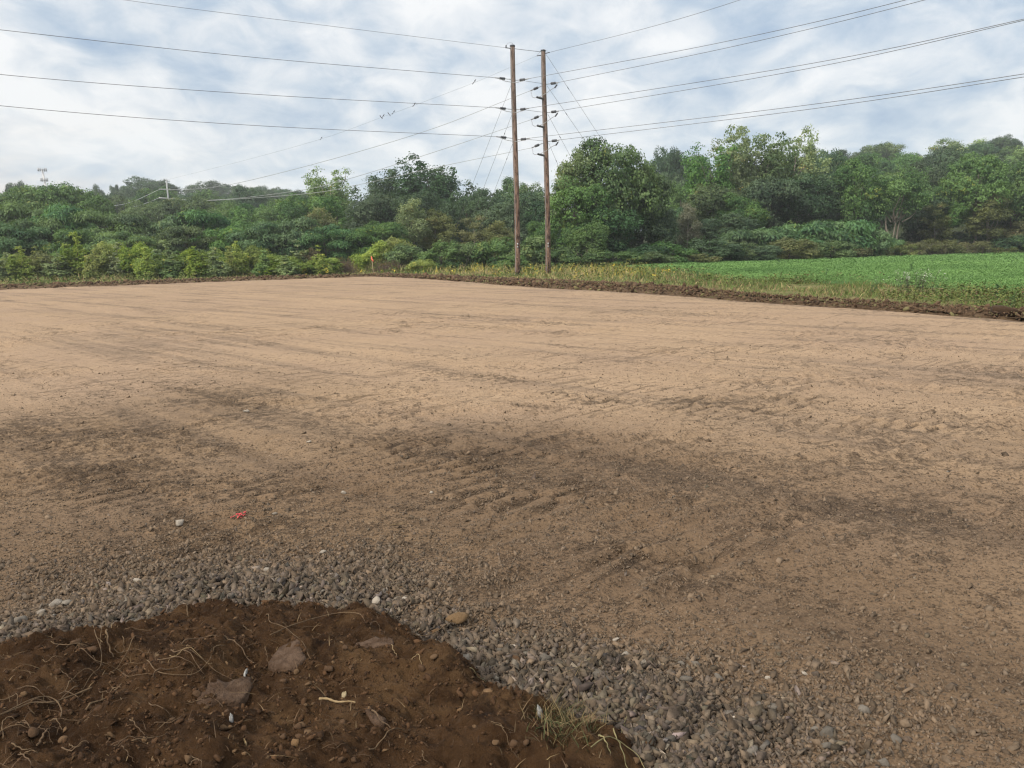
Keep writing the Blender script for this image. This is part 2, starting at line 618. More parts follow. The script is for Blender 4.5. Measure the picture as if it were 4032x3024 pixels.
st1 = t.ramp(s1[0], [(0.0, (0.11, 0.082, 0.058)), (0.5, (0.205, 0.152, 0.108)), (0.85, (0.30, 0.228, 0.165)), (1.0, (0.44, 0.36, 0.28))])
st2 = t.ramp(s2[1], [(0.0, (0.125, 0.092, 0.065)), (0.6, (0.23, 0.168, 0.117)), (1.0, (0.35, 0.262, 0.185))])
stone = t.mix(t.smooth(s1[1], 0.45, 0.55), st2, st1)
gap1 = t.smooth(v1, 0.25, 0.65, 1.0, 0.0)
stone = t.mix(t.smooth(v1, 0.46, 0.72), stone, (0.040, 0.030, 0.022))  # shade in the gaps between stones, painted as a dark tone
cl_ = t.math('MULTIPLY', t.smooth(t.math('ADD', cleat, t.math('MULTIPLY', t.math('SUBTRACT', fine, 0.5), 0.25)), 0.54, 0.63), t.math('ADD', t.math('MULTIPLY', zone, 0.75), t.math('MULTIPLY', a[0], 0.6)))
mask = t.math('ADD', t.math('MULTIPLY', a[0], 0.95), t.math('ADD', t.math('MULTIPLY', t.math('SUBTRACT', mid, 0.5), 1.7), t.math('ADD', t.math('MULTIPLY', t.math('SUBTRACT', fine, 0.5), 3.0), t.math('MULTIPLY', t.math('SUBTRACT', grit, 0.5), 1.6))))
mask = t.math('ADD', mask, t.math('MULTIPLY', t.math('SUBTRACT', streak, 0.5), 0.9))
mask = t.smooth(mask, 0.12, 0.88)
tan_ = t.mix(t.math('MULTIPLY', t.smooth(grit, 0.48, 0.66), 0.75), tan_, (0.145, 0.106, 0.075))
tan_ = t.mix(t.math('MULTIPLY', t.smooth(grit, 0.47, 0.32), 0.55), tan_, (0.40, 0.305, 0.22))
c = t.mix(t.math('MULTIPLY', mask, 0.84), tan_, stone)
# single stones lie in the fines too, some paler and some darker than them
few = t.math('MULTIPLY', t.smooth(s1[2], 0.80, 0.84), t.smooth(v1, 0.30, 0.45, 1.0, 0.0))
c = t.mix(t.math('MULTIPLY', few, 0.6), c, t.mix(s1[0], (0.19, 0.14, 0.10), (0.44, 0.34, 0.25)))
c = t.mix(t.math('MULTIPLY', cl_, 0.62), c, (0.095, 0.068, 0.047))
c = t.mix(t.math('MULTIPLY', a[2], 0.75), c, (0.085, 0.062, 0.044))       # cleat troughs, with their shade painted into the colour
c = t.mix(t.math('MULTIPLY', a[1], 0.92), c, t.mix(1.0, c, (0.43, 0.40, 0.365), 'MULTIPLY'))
t.put(b.inputs['Base Color'], c)
hgt = t.math('ADD', t.math('MULTIPLY', t.math('MULTIPLY', gap1, 0.9), t.math('ADD', mask, 0.15)), t.math('MULTIPLY', t.math('SUBTRACT', 1.0, v2), t.math('ADD', t.math('MULTIPLY', mask, 0.5), 0.15)))
hgt = t.math('ADD', hgt, t.math('MULTIPLY', fine, 1.2))
hgt = t.math('SUBTRACT', hgt, t.math('MULTIPLY', cl_, 1.2))
bump(t, b, hgt, 0.9, 0.022)
M['lot'] = m
rr = [1.0]
while rr[-1] < 72:
    rr.append(rr[-1] * (1.0042 if rr[-1] < 22 else 1.0075))
rr = np.array(rr)
th = np.radians(np.linspace(-56, 62, 860))
RR, TH = np.meshgrid(rr, th, indexing='ij')
X, Y = RR * np.sin(TH), RR * np.cos(TH)
Z = lot_z(X, Y)
P2 = np.stack([X.ravel(), Y.ravel()], 1)
px, py = proj(np.stack([X, Y, Z * 0], -1).reshape(-1, 3))
tread = np.zeros(len(P2))
for cx, cy, sx, sy in ((330, 1730, 330, 75), (450, 1880, 330, 90), (120, 1840, 200, 60), (1560, 1770, 260, 60), (1880, 1830, 330, 75), (2000, 1960, 330, 70), (1150, 1930, 260, 60), (2360, 1590, 300, 32), (2900, 1600, 420, 40), (1900, 1480, 300, 34),
                       (3050, 1500, 300, 24), (2650, 2190, 280, 70), (3500, 1680, 300, 40), (2550, 2440, 240, 60), (60, 2150, 160, 70), (800, 1450, 300, 26), (2700, 1380, 260, 18), (1250, 2250, 300, 60)):
    tread = np.maximum(tread, np.exp(-(((px - cx) / sx) ** 2 + ((py - cy) / sy) ** 2) ** 1.5))
lu, lv = P2 @ LANE, P2 @ LANE_N
ph = 2 * math.pi * lu / 0.19 + 4.5 * fbm(lv * 1.3, lu * 0.5, 3, 301) + 1.6 * np.sign(np.sin(lv * 2 * math.pi / 0.9))
brk = sstep(fbm(lv * 2.2, lu * 2.4, 3, 302), -0.22, 0.10)
rid = np.sin(ph)
Z = Z + (0.020 * tread * brk * rid).reshape(Z.shape)
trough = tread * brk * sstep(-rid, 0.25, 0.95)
inside = in_lot(P2)
px, py = proj(np.stack([X, Y, Z * 0], -1).reshape(-1, 3))
STONY = [(1500, 1740, 420, 85, 0.50), (1880, 1810, 300, 75, 0.45), (320, 1740, 330, 70, 0.8), (430, 1880, 300, 80, 0.9), (2150, 1900, 420, 120, 0.25), (2900, 1590, 360, 40, 0.7), (2300, 1590, 260, 26, 0.6),
         (1900, 1480, 300, 32, 0.5), (2480, 2010, 260, 130, 0.3), (3050, 2010, 300, 60, 0.25), (700, 1575, 380, 45, 0.6), (3350, 1850, 220, 50, 0.5), (1250, 1930, 300, 60, 0.4), (150, 1560, 200, 30, 0.4),
         (3700, 2250, 350, 90, 0.4), (1000, 2200, 700, 130, 0.8), (300, 2250, 420, 130, 0.7), (2250, 2620, 330, 200, 0.7), (2800, 2850, 420, 200, 0.6), (1900, 2330, 420, 120, 0.6), (3900, 1340, 260, 18, 0.3)]
stony = np.zeros(len(P2))
for cx, cy, sx, sy, k in STONY:
    stony = np.maximum(stony, 0.52 * k * np.exp(-np.abs(((px - cx) / sx) ** 2 + ((py - cy) / sy) ** 2) ** 0.7))
stony = stony * (0.75 + 1.1 * fbm(P2[:, 0] * 0.8, P2[:, 1] * 0.8, 4, 33))
stony += 0.27 * fbm(P2[:, 0] * 0.30, P2[:, 1] * 0.30, 4, 31) + 0.28 * fbm((P2 @ LANE_N) * 1.3, (P2 @ LANE) * 0.12, 3, 21)
edge = np.exp(-np.clip(inside, 0, 9) / 0.35) * 0.5
stony = np.clip(stony + edge, 0, 1)
rad = np.hypot(P2[:, 0], P2[:, 1])
near_shade = 1 - sstep(rad + 4.5 * fbm(P2[:, 0] * 0.3, P2[:, 1] * 0.3, 4, 77) + 0.25 * P2[:, 0], 2.4, 13.5)  # painted foreground shade, fading with distance from the camera
near_shade = np.clip(near_shade + 0.35 * np.clip(stony, 0, 1) * (rad < 14), 0, 1)
near_shade = near_shade * (1 - 0.0)
gf = grid_faces(len(rr), len(th))
keep = (inside[gf] > -0.6).any(1)
gf = gf[keep]
used = np.zeros(len(P2), bool)
used[gf.ravel()] = True
remap = np.cumsum(used) - 1
V = np.stack([X, Y, Z], -1).reshape(-1, 3)
V[:, 2] -= 0.25 * sstep(-inside, 0.0, 0.6)
o = mesh_np('gravel_lot', V[used], [remap[gf][:, ::-1]], m, col=np.stack([stony, near_shade, trough], 1)[used], smooth=True)
tag(o, 'wide bare lot of rolled tan gravel with roller streaks', 'gravel lot', kind='structure')

# ------------------------------------------------------------------ the soil heap in front
m, t, b, out = principled('moist_brown_soil', 0.95, 0.12)
p = pos(t)
n = t.noise(p, 5.0, 8, 0.7)
c = t.mix(t.smooth(n, 0.35, 0.65), (0.046, 0.0235, 0.0105), (0.106, 0.057, 0.026))
c = t.mix(t.smooth(t.noise(p, 2.3, 7, 0.68, 0.5), 0.50, 0.66), c, (0.145, 0.084, 0.040))
c = t.mix(t.math('MULTIPLY', t.smooth(t.noise(p, 3.1, 6, 0.66, 0.3), 0.44, 0.33), 0.8), c, (0.026, 0.014, 0.008))
c = t.mix(t.smooth(t.noise(p, 40, 6, 0.7), 0.55, 0.75), c, (0.105, 0.066, 0.040))
t.put(b.inputs['Base Color'], c)
bump(t, b, t.math('ADD', t.noise(p, 30, 8, 0.78), t.math('MULTIPLY', t.noise(p, 110, 5, 0.75), 0.6)), 1.0, 0.05)
M['soil'] = m
xs, ys = np.arange(-4.6, 2.4, 0.011), np.arange(0.6, 5.2, 0.011)
X, Y = np.meshgrid(xs, ys, indexing='ij')
Z = heap_z(X, Y)
ok = (Z > lot_z(X, Y) - 0.05).ravel()
gf = grid_faces(len(xs), len(ys))[:, ::-1]
gf = gf[ok[gf].any(1)]
V = np.stack([X, Y, Z], -1).reshape(-1, 3)
used = np.zeros(len(V), bool)
used[gf.ravel()] = True
remap = np.cumsum(used) - 1
o = mesh_np('soil_mound', V[used], [remap[gf]], m, smooth=True)
tag(o, 'low mound of dark brown dug soil at the edge of the gravel', 'soil mound', kind='structure')

# ------------------------------------------------------------------ ridges of turned soil along the lot's edges
m, t, b, out = principled('turned_soil', 0.95, 0.1)
p = pos(t)
c = t.mix(t.smooth(t.noise(p, 2.2, 8, 0.7), 0.35, 0.65), (0.080, 0.050, 0.030), (0.165, 0.112, 0.066))
c = t.mix(t.smooth(t.noise(p, 1.1, 5, 0.6, 0.6), 0.56, 0.70), c, (0.15, 0.13, 0.06))
t.put(b.inputs['Base Color'], c)
bump(t, b, t.noise(p, 9, 8, 0.75), 1.0, 0.10)
M['turned'] = m


def ridge(name, inner, outer, label, seed, crest):
    A = spline(np.column_stack([inner, np.zeros(len(inner))]), 1500)[:, :2]
    B = spline(np.column_stack([outer, np.zeros(len(outer))]), 1500)[:, :2]
    n = min(len(A), len(B))
    A, B = A[:n], B[:n]
    tt = np.linspace(-0.05, 1.05, 26)
    P = A[:, None] * (1 - tt)[None, :, None] + B[:, None] * tt[None, :, None]
    x, y = P[..., 0], P[..., 1]
    env = np.sin(np.clip(tt, 0, 1) * math.pi)[None, :] ** 0.6
    z = -0.08 + env * (0.07 + 0.5 * crest) + env * 0.15 * fbm(x * 1.1, y * 1.1, 4, seed) + env * 0.10 * np.abs(fbm(x * 5, y * 5, 3, seed + 5))
    wob = 0.5 * fbm(x * 0.9, y * 0.9, 4, seed + 9) * (np.abs(tt - 0.5) > 0.3)
    d = (B - A) / (np.linalg.norm(B - A, axis=1)[:, None] + 1e-6)
    x, y = x + wob * d[:, 0:1], y + wob * d[:, 1:2]
    o = mesh_np(name, np.stack([x, y, z], -1).reshape(-1, 3), [grid_faces(n, len(tt))], M['turned'], smooth=True)
    return tag(o, label, 'soil ridge', kind='structure')


ridge('soil_ridge', LOT_LEFT, SOIL_LEFT, 'low ridge of turned brown soil along the back left edge of the lot', 11, 0.08)
ridge('soil_ridge', LOT_RIGHT, SOIL_RIGHT, 'wider ridge of turned brown soil along the right edge of the lot', 12, 0.10)

# ------------------------------------------------------------------ stones and clods (scattered)
ICO_V = []
_g = (1 + 5 ** 0.5) / 2
for s1_ in (-1, 1):
    for s2_ in (-_g, _g):
        ICO_V += [(0, s1_, s2_), (s1_, s2_, 0), (s2_, 0, s1_)]
ICO_V = np.array(ICO_V) / math.hypot(1, _g)
_d = np.linalg.norm(ICO_V[:, None] - ICO_V[None], axis=2)
_e = _d[_d > 0.1].min() * 1.05
ICO_F = []
for i in range(12):
    for j in range(i + 1, 12):
        for k in range(j + 1, 12):
            if _d[i, j] < _e and _d[j, k] < _e and _d[i, k] < _e:
                n_ = np.cross(ICO_V[j] - ICO_V[i], ICO_V[k] - ICO_V[i])
                ICO_F.append((i, j, k) if n_ @ ICO_V[i] > 0 else (i, k, j))
ICO_F = np.array(ICO_F)


def ico2():
    V = [tuple(v) for v in ICO_V]
    mid = {}

    def m_(a, b):
        key = (min(a, b), max(a, b))
        if key not in mid:
            v = (np.array(V[a]) + np.array(V[b])) / 2
            mid[key] = len(V)
            V.append(tuple(v / np.linalg.norm(v)))
        return mid[key]
    Fs = []
    for a, b_, c_ in ICO_F:
        ab, bc, ca = m_(a, b_), m_(b_, c_), m_(c_, a)
        Fs += [(a, ab, ca), (b_, bc, ab), (c_, ca, bc), (ab, bc, ca)]
    return np.array(V), np.array(Fs)


ICO2_V, ICO2_F = ico2()


def rand_rot(rng, n):
    q = rng.normal(size=(n, 4))
    q /= np.linalg.norm(q, axis=1)[:, None]
    a, b_, c_, d = q.T
    return np.stack([np.stack([1 - 2 * (c_ * c_ + d * d), 2 * (b_ * c_ - a * d), 2 * (b_ * d + a * c_)], 1),
                     np.stack([2 * (b_ * c_ + a * d), 1 - 2 * (b_ * b_ + d * d), 2 * (c_ * d - a * b_)], 1),
                     np.stack([2 * (b_ * d - a * c_), 2 * (c_ * d + a * b_), 1 - 2 * (b_ * b_ + c_ * c_)], 1)], 1)


BLK_V = np.array([(x, y, z) for x in (-1, 1) for y in (-1, 1) for z in (-1, 1)], float) * 0.62
BLK_F = np.array([(0, 1, 3), (0, 3, 2), (4, 6, 7), (4, 7, 5), (0, 4, 5), (0, 5, 1), (2, 3, 7), (2, 7, 6), (0, 2, 6), (0, 6, 4), (1, 5, 7), (1, 7, 3)])


def stones(rng, C, size, flat=0.65, rough=0.38, tilt=0.35, base=None):
    """angular broken stones at points C; returns vertices and faces"""
    BV, BF = base if base else (ICO_V, ICO_F)
    n = len(C)
    V = BV[None] * (1 + rng.uniform(-rough, rough, (n, len(BV), 3 if base else 1)))
    V = np.einsum('nij,nkj->nki', rand_rot(rng, n), V)
    # break flat faces: clamp along random planes
    for _ in range(5):
        d = rng.normal(size=(n, 3))
        d /= np.linalg.norm(d, axis=1)[:, None]
        lim = rng.uniform(0.35, 0.8, n)
        e = np.einsum('nki,ni->nk', V, d) - lim[:, None]
        V = V - np.clip(e, 0, None)[..., None] * d[:, None]
    sc = np.stack([rng.uniform(0.85, 1.6, n), rng.uniform(0.6, 1.0, n), flat * rng.uniform(0.7, 1.2, n)], 1)
    V = V * sc[:, None]
    yaw = rng.uniform(0, 2 * math.pi, n)
    tx, ty = rng.normal(0, tilt, n), rng.normal(0, tilt, n)
    V[..., 2] += V[..., 0] * tx[:, None] + V[..., 1] * ty[:, None]
    cx, sx = np.cos(yaw)[:, None], np.sin(yaw)[:, None]
    V = np.stack([V[..., 0] * cx - V[..., 1] * sx, V[..., 0] * sx + V[..., 1] * cx, V[..., 2]], -1)
    V = V * (np.asarray(size) * 0.5)[:, None, None] + C[:, None]
    Fs = (BF[None] + (np.arange(n) * len(BV))[:, None, None]).reshape(-1, 3)
    return V.reshape(-1, 3), Fs


def mat_vcol(name, rough=0.9, nscale=60, amt=0.35, bumps=0.4):
    m, t, b, out = principled(name, rough, 0.2)
    c = attr(t)
    p = objco(t)
    n = t.noise(p, nscale, 5, 0.65)
    t.put(b.inputs['Base Color'], t.mix(t.math('MULTIPLY', t.smooth(n, 0.4, 0.7), amt), c, t.mix(1.0, c, (0.45, 0.42, 0.38), 'MULTIPLY')))
    bump(t, b, t.noise(p, nscale * 2, 5, 0.7), bumps, 0.01)
    return m


M['stone'] = mat_vcol('broken_stone')
M['clod'] = mat_vcol('soil_clod', 0.95, 70, 0.5, 0.8)
rng = np.random.default_rng(5)


def stone_cols(rng, n, dusty):
    g = rng.choice([0.05, 0.075, 0.10, 0.13, 0.18, 0.30], n, p=[0.24, 0.28, 0.25, 0.15, 0.06, 0.02])
    g = g * rng.uniform(0.5, 1.2, n)
    tint = np.stack([1.16 + rng.normal(0, 0.06, n), np.full(n, 1.0), 0.83 + rng.normal(0, 0.07, n)], 1)
    c = g[:, None] * tint
    brown = np.array([0.140, 0.103, 0.070]) * rng.uniform(0.6, 1.5, n)[:, None]
    return c * (1 - dusty[:, None]) + brown * dusty[:, None]


# candidates over the near part of the lot
N = 1000000
ang = rng.uniform(R(-40), R(42), N)
rad = np.exp(rng.uniform(math.log(1.9), math.log(15.0), N))
P2 = np.stack([rad * np.sin(ang), rad * np.cos(ang)], 1)
h = heap_in(P2) + 0.13 * fbm(P2[:, 0] * 2.2, P2[:, 1] * 2.2, 3, 71) + 0.06 * fbm(P2[:, 0] * 7, P2[:, 1] * 7, 3, 72)
ring = np.exp(-(np.clip(-h, 0, 9) / (0.20 + 0.34 * np.clip(fbm(P2[:, 0] * 1.3, P2[:, 1] * 1.3, 3, 133) + 0.2, 0, 1))) ** 1.2)
px, py = proj(np.column_stack([P2, np.zeros(N)]))
fan = 0.45 * np.exp(-(((px - 3200) / 800) ** 2 + ((py - 2850) / 300) ** 2)) + 0.62 * np.exp(-(((px - 900) / 650) ** 2 + ((py - 2270) / 120) ** 2)) + 0.35 * np.exp(-(((px - 250) / 400) ** 2 + ((py - 2330) / 130) ** 2)) + 0.28 * np.exp(-(((px - 2350) / 330) ** 2 + ((py - 2700) / 230) ** 2)) + 0.30 * np.exp(-(((px - 2900) / 400) ** 2 + ((py - 2900) / 180) ** 2))
patch = np.clip(fbm(P2[:, 0] * 0.7, P2[:, 1] * 0.7, 3, 131) + 0.15, 0, 1)
den = np.clip(ring * 1.0 + fan * (0.35 + 0.9 * np.clip(fbm(P2[:, 0] * 1.6, P2[:, 1] * 1.6, 3, 135) + 0.3, 0, 1)) + 0.20 + 0.32 * patch, 0, 1) * (h < 0.09)
den = den * np.minimum(1, (rad / 6.0) ** -0.2) * np.where(rad > 7, 0.35, 1.0)
pk = rng.uniform(0, 1, N) < den * np.clip((rad / 3.6) ** 1.0, 0, 1.5) * 0.62
P2, h, ring, fan, rad = P2[pk], h[pk], ring[pk], fan[pk], rad[pk]
loose = np.clip(ring + fan * 0.6, 0, 1)
n = len(P2)
size = np.exp(rng.normal(math.log(0.0128), 0.52, n)) * (0.72 + 0.85 * loose)
size = np.clip(size, 0.006, 0.055)
z = lot_z(P2[:, 0], P2[:, 1])
C = np.column_stack([P2, z + size * (0.02 + 0.20 * loose * rng.uniform(0, 1.2, n))])
dusty = np.clip(1.0 - 0.62 * loose + rng.normal(0, 0.22, n), 0, 1)
cols = stone_cols(rng, n, dusty) 
V, Fs = stones(rng, C, size, flat=0.85, rough=0.5, tilt=0.55, base=(BLK_V, BLK_F))
o = mesh_np('gravel', V, [Fs], M['stone'], col=np.repeat(cols, 8, 0))
tag(o, 'loose grey crushed stone scattered over the near part of the lot', 'gravel', kind='stuff')
print('gravel stones', n)

# crumbs of soil over the heap
N = 60000
xs_, ys_ = rng.uniform(-4.2, 2.0, N), rng.uniform(1.3, 5.0, N)
P2 = np.stack([xs_, ys_], 1)
h = heap_in(P2)
keep = (h > -0.26) & (rng.uniform(0, 1, N) < (0.35 + 0.65 * sstep(fbm(xs_ * 1.4, ys_ * 1.4, 3, 141), -0.1, 0.2)) * sstep(h, -0.26, -0.06))
P2 = P2[keep]
n = len(P2)
size = np.clip(np.exp(rng.normal(math.log(0.0085), 0.55, n)), 0.004, 0.036)
z = np.maximum(heap_z(P2[:, 0], P2[:, 1]), lot_z(P2[:, 0], P2[:, 1]))
C = np.column_stack([P2, z + size * 0.12])
g = rng.uniform(0.55, 1.45, n)[:, None]
cols = np.where(rng.uniform(0, 1, (n, 1)) < 0.86, np.array([[0.076, 0.041, 0.020]]), np.array([[0.125, 0.078, 0.041]])) * g
V, Fs = stones(rng, C, size, flat=0.8, rough=0.3)
o = mesh_np('soil_crumbs', V, [Fs], M['clod'], col=np.repeat(cols, 12, 0))
tag(o, 'crumbs of brown soil lying over the mound', 'soil crumbs', kind='stuff')


def along(A, B, n, rng):
    """random points between two polylines"""
    A = spline(np.column_stack([A, np.zeros(len(A))]), 600)[:, :2]
    B = spline(np.column_stack([B, np.zeros(len(B))]), 600)[:, :2]
    k = min(len(A), len(B))
    i = rng.integers(0, k, n)
    t_ = rng.uniform(0, 1, n)[:, None]
    return A[i] * (1 - t_) + B[i] * t_, t_[:, 0]


PL, TL = along(LOT_LEFT, SOIL_LEFT, 2600, rng)
PR, TR = along(LOT_RIGHT, SOIL_RIGHT, 9000, rng)
P2, TT = np.vstack([PL, PR]), np.concatenate([TL, TR])
n = len(P2)
size = np.clip(np.exp(rng.normal(math.log(0.085), 0.55, n)), 0.03, 0.34) * np.clip(np.hypot(P2[:, 0], P2[:, 1]) / 40, 0.55, 1.2)
C = np.column_stack([P2, 0.02 + 0.13 * np.sin(TT * math.pi) ** 0.6 + rng.uniform(-0.03, 0.03, n)])
g = rng.uniform(0.6, 1.3, n)[:, None]
cols = np.where(rng.uniform(0, 1, (n, 1)) < 0.82, np.array([[0.110, 0.070, 0.042]]), np.array([[0.15, 0.135, 0.062]])) * g
V, Fs = stones(rng, C, size, flat=0.7, rough=0.3)
o = mesh_np('soil_clods', V, [Fs], M['clod'], col=np.repeat(cols, 12, 0))
tag(o, 'clods of turned soil lying on the ridges along the lot', 'soil clods', kind='stuff')

# ------------------------------------------------------------------ plants: builders
UP = np.array([0, 0, 1.0])


def unit(v):
    return v / (np.linalg.norm(v, axis=-1, keepdims=True) + 1e-9)


def leaf_quads(rng, C, Nrm, L, Wd, along_dir=None):
    n = len(C)
    r = rng.normal(size=(n, 3)) if along_dir is None else along_dir + rng.normal(size=(n, 3)) * 0.25
    t_ = unit(r - (r * Nrm).sum(1)[:, None] * Nrm)
    b_ = np.cross(Nrm, t_)
    L = (L * rng.uniform(0.65, 1.3, n))[:, None] * 0.5
    Wd = (Wd * rng.uniform(0.7, 1.25, n))[:, None] * 0.5
    V = np.stack([C - t_ * L, C + b_ * Wd + Nrm * Wd * 0.25, C + t_ * L - Nrm * L * 0.25, C - b_ * Wd + Nrm * Wd * 0.25], 1)
    return V.reshape(-1, 3), np.arange(n * 4).reshape(n, 4)


def make_crown(rng, lobes, n_sprig, per, spread, L, Wd, squash=0.8, droop=0.0, under=0.25, shell=(0.72, 1.05), tip_sparse=0.0):
    """leaves in sprigs over the surface of many lobes (x, y, z, r)"""
    lobes = np.asarray(lobes, float)
    w_ = lobes[:, 3] ** 2
    k = rng.choice(len(lobes), n_sprig, p=w_ / w_.sum())
    d = unit(rng.normal(size=(n_sprig * 3, 3)))
    keep = (d[:, 2] > -0.35) | (rng.uniform(0, 1, len(d)) < under)
    d = d[keep][:n_sprig]
    while len(d) < n_sprig:
        d = np.vstack([d, unit(rng.normal(size=(n_sprig, 3)))])[:n_sprig]
    rr_ = lobes[k, 3] * rng.uniform(*shell, n_sprig)
    S = lobes[k, :3] + d * rr_[:, None] * np.array([1, 1, squash])
    ps = np.maximum(2, (per * rng.uniform(0.6, 1.4, n_sprig)).astype(int))
    idx = np.repeat(np.arange(n_sprig), ps)
    n = len(idx)
    off = rng.normal(size=(n, 3)) * spread * np.array([1, 1, 0.55])
    C = S[idx] + off
    out_ = unit(d[idx] * np.array([1, 1, 0.6]) + off / (spread * 2.5))
    C[:, 2] -= droop * np.linalg.norm(off[:, :2], axis=1)
    Nrm = unit(out_ * 0.85 + UP * 0.55 + rng.normal(size=(n, 3)) * 0.38)
    al = unit(off + d[idx] * spread) - UP * droop * 0.8 if droop else None
    V, Fq = leaf_quads(rng, C, Nrm, L, Wd, al)
    tone = np.clip(0.5 + 0.25 * rng.normal(size=n_sprig)[idx] + 0.11 * rng.normal(size=n) + 0.24 * rng.normal(size=len(lobes))[k][idx], 0, 1)
    hue = np.clip(0.5 * rng.uniform(0, 1, len(lobes))[k][idx] + 0.5 * rng.uniform(0, 1, n_sprig)[idx], 0, 1)
    col = np.repeat(np.stack([tone, hue, hue * 0], 1), 4, 0)
    return V, Fq, col


def limb(rng, a, b, r0, r1, bend=0.12, n=7):
    a, b = np.asarray(a, float), np.asarray(b, float)
    t_ = np.linspace(0, 1, n)[:, None]
    L = np.linalg.norm(b - a)
    P = a + (b - a) * t_ + np.sin(t_ * math.pi) * rng.normal(size=3) * L * bend + np.sin(t_ * 2 * math.pi) * rng.normal(size=3) * L * bend * 0.4
    return P, np.linspace(r0, r1, n)


def lobes_round(rng, Hh, Rr, base, n, zr=0.5, pointy=0.0, lr=(0.24, 0.42)):
    out_ = []
    zc, hz = base + (Hh - base) * zr, (Hh - base) * 0.5
    for i in range(n):
        zt = rng.uniform(-0.9, 0.92)
        pr = math.sqrt(max(0.05, 1 - zt * zt))
        if zt > 0:
            pr *= 1 - pointy * zt
        a_ = rng.uniform(0, 2 * math.pi)
        q = rng.uniform(0.45, 0.88)
        lrad = rng.uniform(*lr) * Rr * (1 - 0.25 * abs(zt))
        z = base + (Hh - base) * 0.5 + zt * hz * 0.86
        out_.append((math.cos(a_) * pr * Rr * q, math.sin(a_) * pr * Rr * q, z, lrad))
    return out_


def lobes_plume(rng, Hh, Rr, base, stems):
    out_ = []
    for s_ in range(stems):
        a_ = rng.uniform(0, 2 * math.pi)
        q = rng.uniform(0.05, 0.85) ** 0.7
        top = Hh * (1 - 0.30 * q * rng.uniform(0.5, 1.3))
        x1, y1 = math.cos(a_) * Rr * q, math.sin(a_) * Rr * q
        for z in np.arange(base, top, Rr * 0.20):
            f = (z - base) / (top - base)
            k = 0.45 + 0.55 * f
            lr = Rr * (0.36 - 0.22 * f) * rng.uniform(0.75, 1.25)
            out_.append((x1 * k + rng.normal() * Rr * 0.09, y1 * k + rng.normal() * Rr * 0.09, z, lr))
    return out_


PROTO = {}


def proto(key, wood, leafy, wood_mat, leaf_mat, size):
    """keep the two meshes of a plant; size = (height, half width) of the mesh"""
    o1 = wood.build('trunk', wood_mat, smooth=True)
    V, Fq, col = leafy
    size = (float(np.percentile(V[:, 2], 99.7)), float(np.percentile(np.hypot(V[:, 0], V[:, 1]), 97)))
    o2 = mesh_np('crown', V, [Fq], leaf_mat, col=col)
    PROTO.setdefault(key, []).append((o1.data, o2.data, size))
    bpy.data.objects.remove(o1)
    bpy.data.objects.remove(o2)


def trunk_for(rng, lobes, Hh, r0, base, nl=9, stems=1):
    b = MB()
    lob = np.array(lobes)
    fork = base * 0.9 + 0.12 * Hh
    for s_ in range(stems):
        off = rng.normal(size=2) * 0.12 * (stems > 1)
        P, rd = limb(rng, (off[0], off[1], -0.3), (off[0] * 3 + rng.normal() * 0.2, off[1] * 3 + rng.normal() * 0.2, Hh * 0.72), r0, r0 * 0.25, 0.03, 9)
        b.tube(P, rd, 7)
    for i in rng.choice(len(lob), min(nl, len(lob)), replace=False):
        z0 = rng.uniform(fork * 0.7, max(fork, min(lob[i, 2] * 0.8, Hh * 0.6)))
        P2_, rd = limb(rng, (0, 0, z0), lob[i, :3], r0 * 0.45, r0 * 0.08, 0.10)
        b.tube(P2_, rd, 5)
    return b


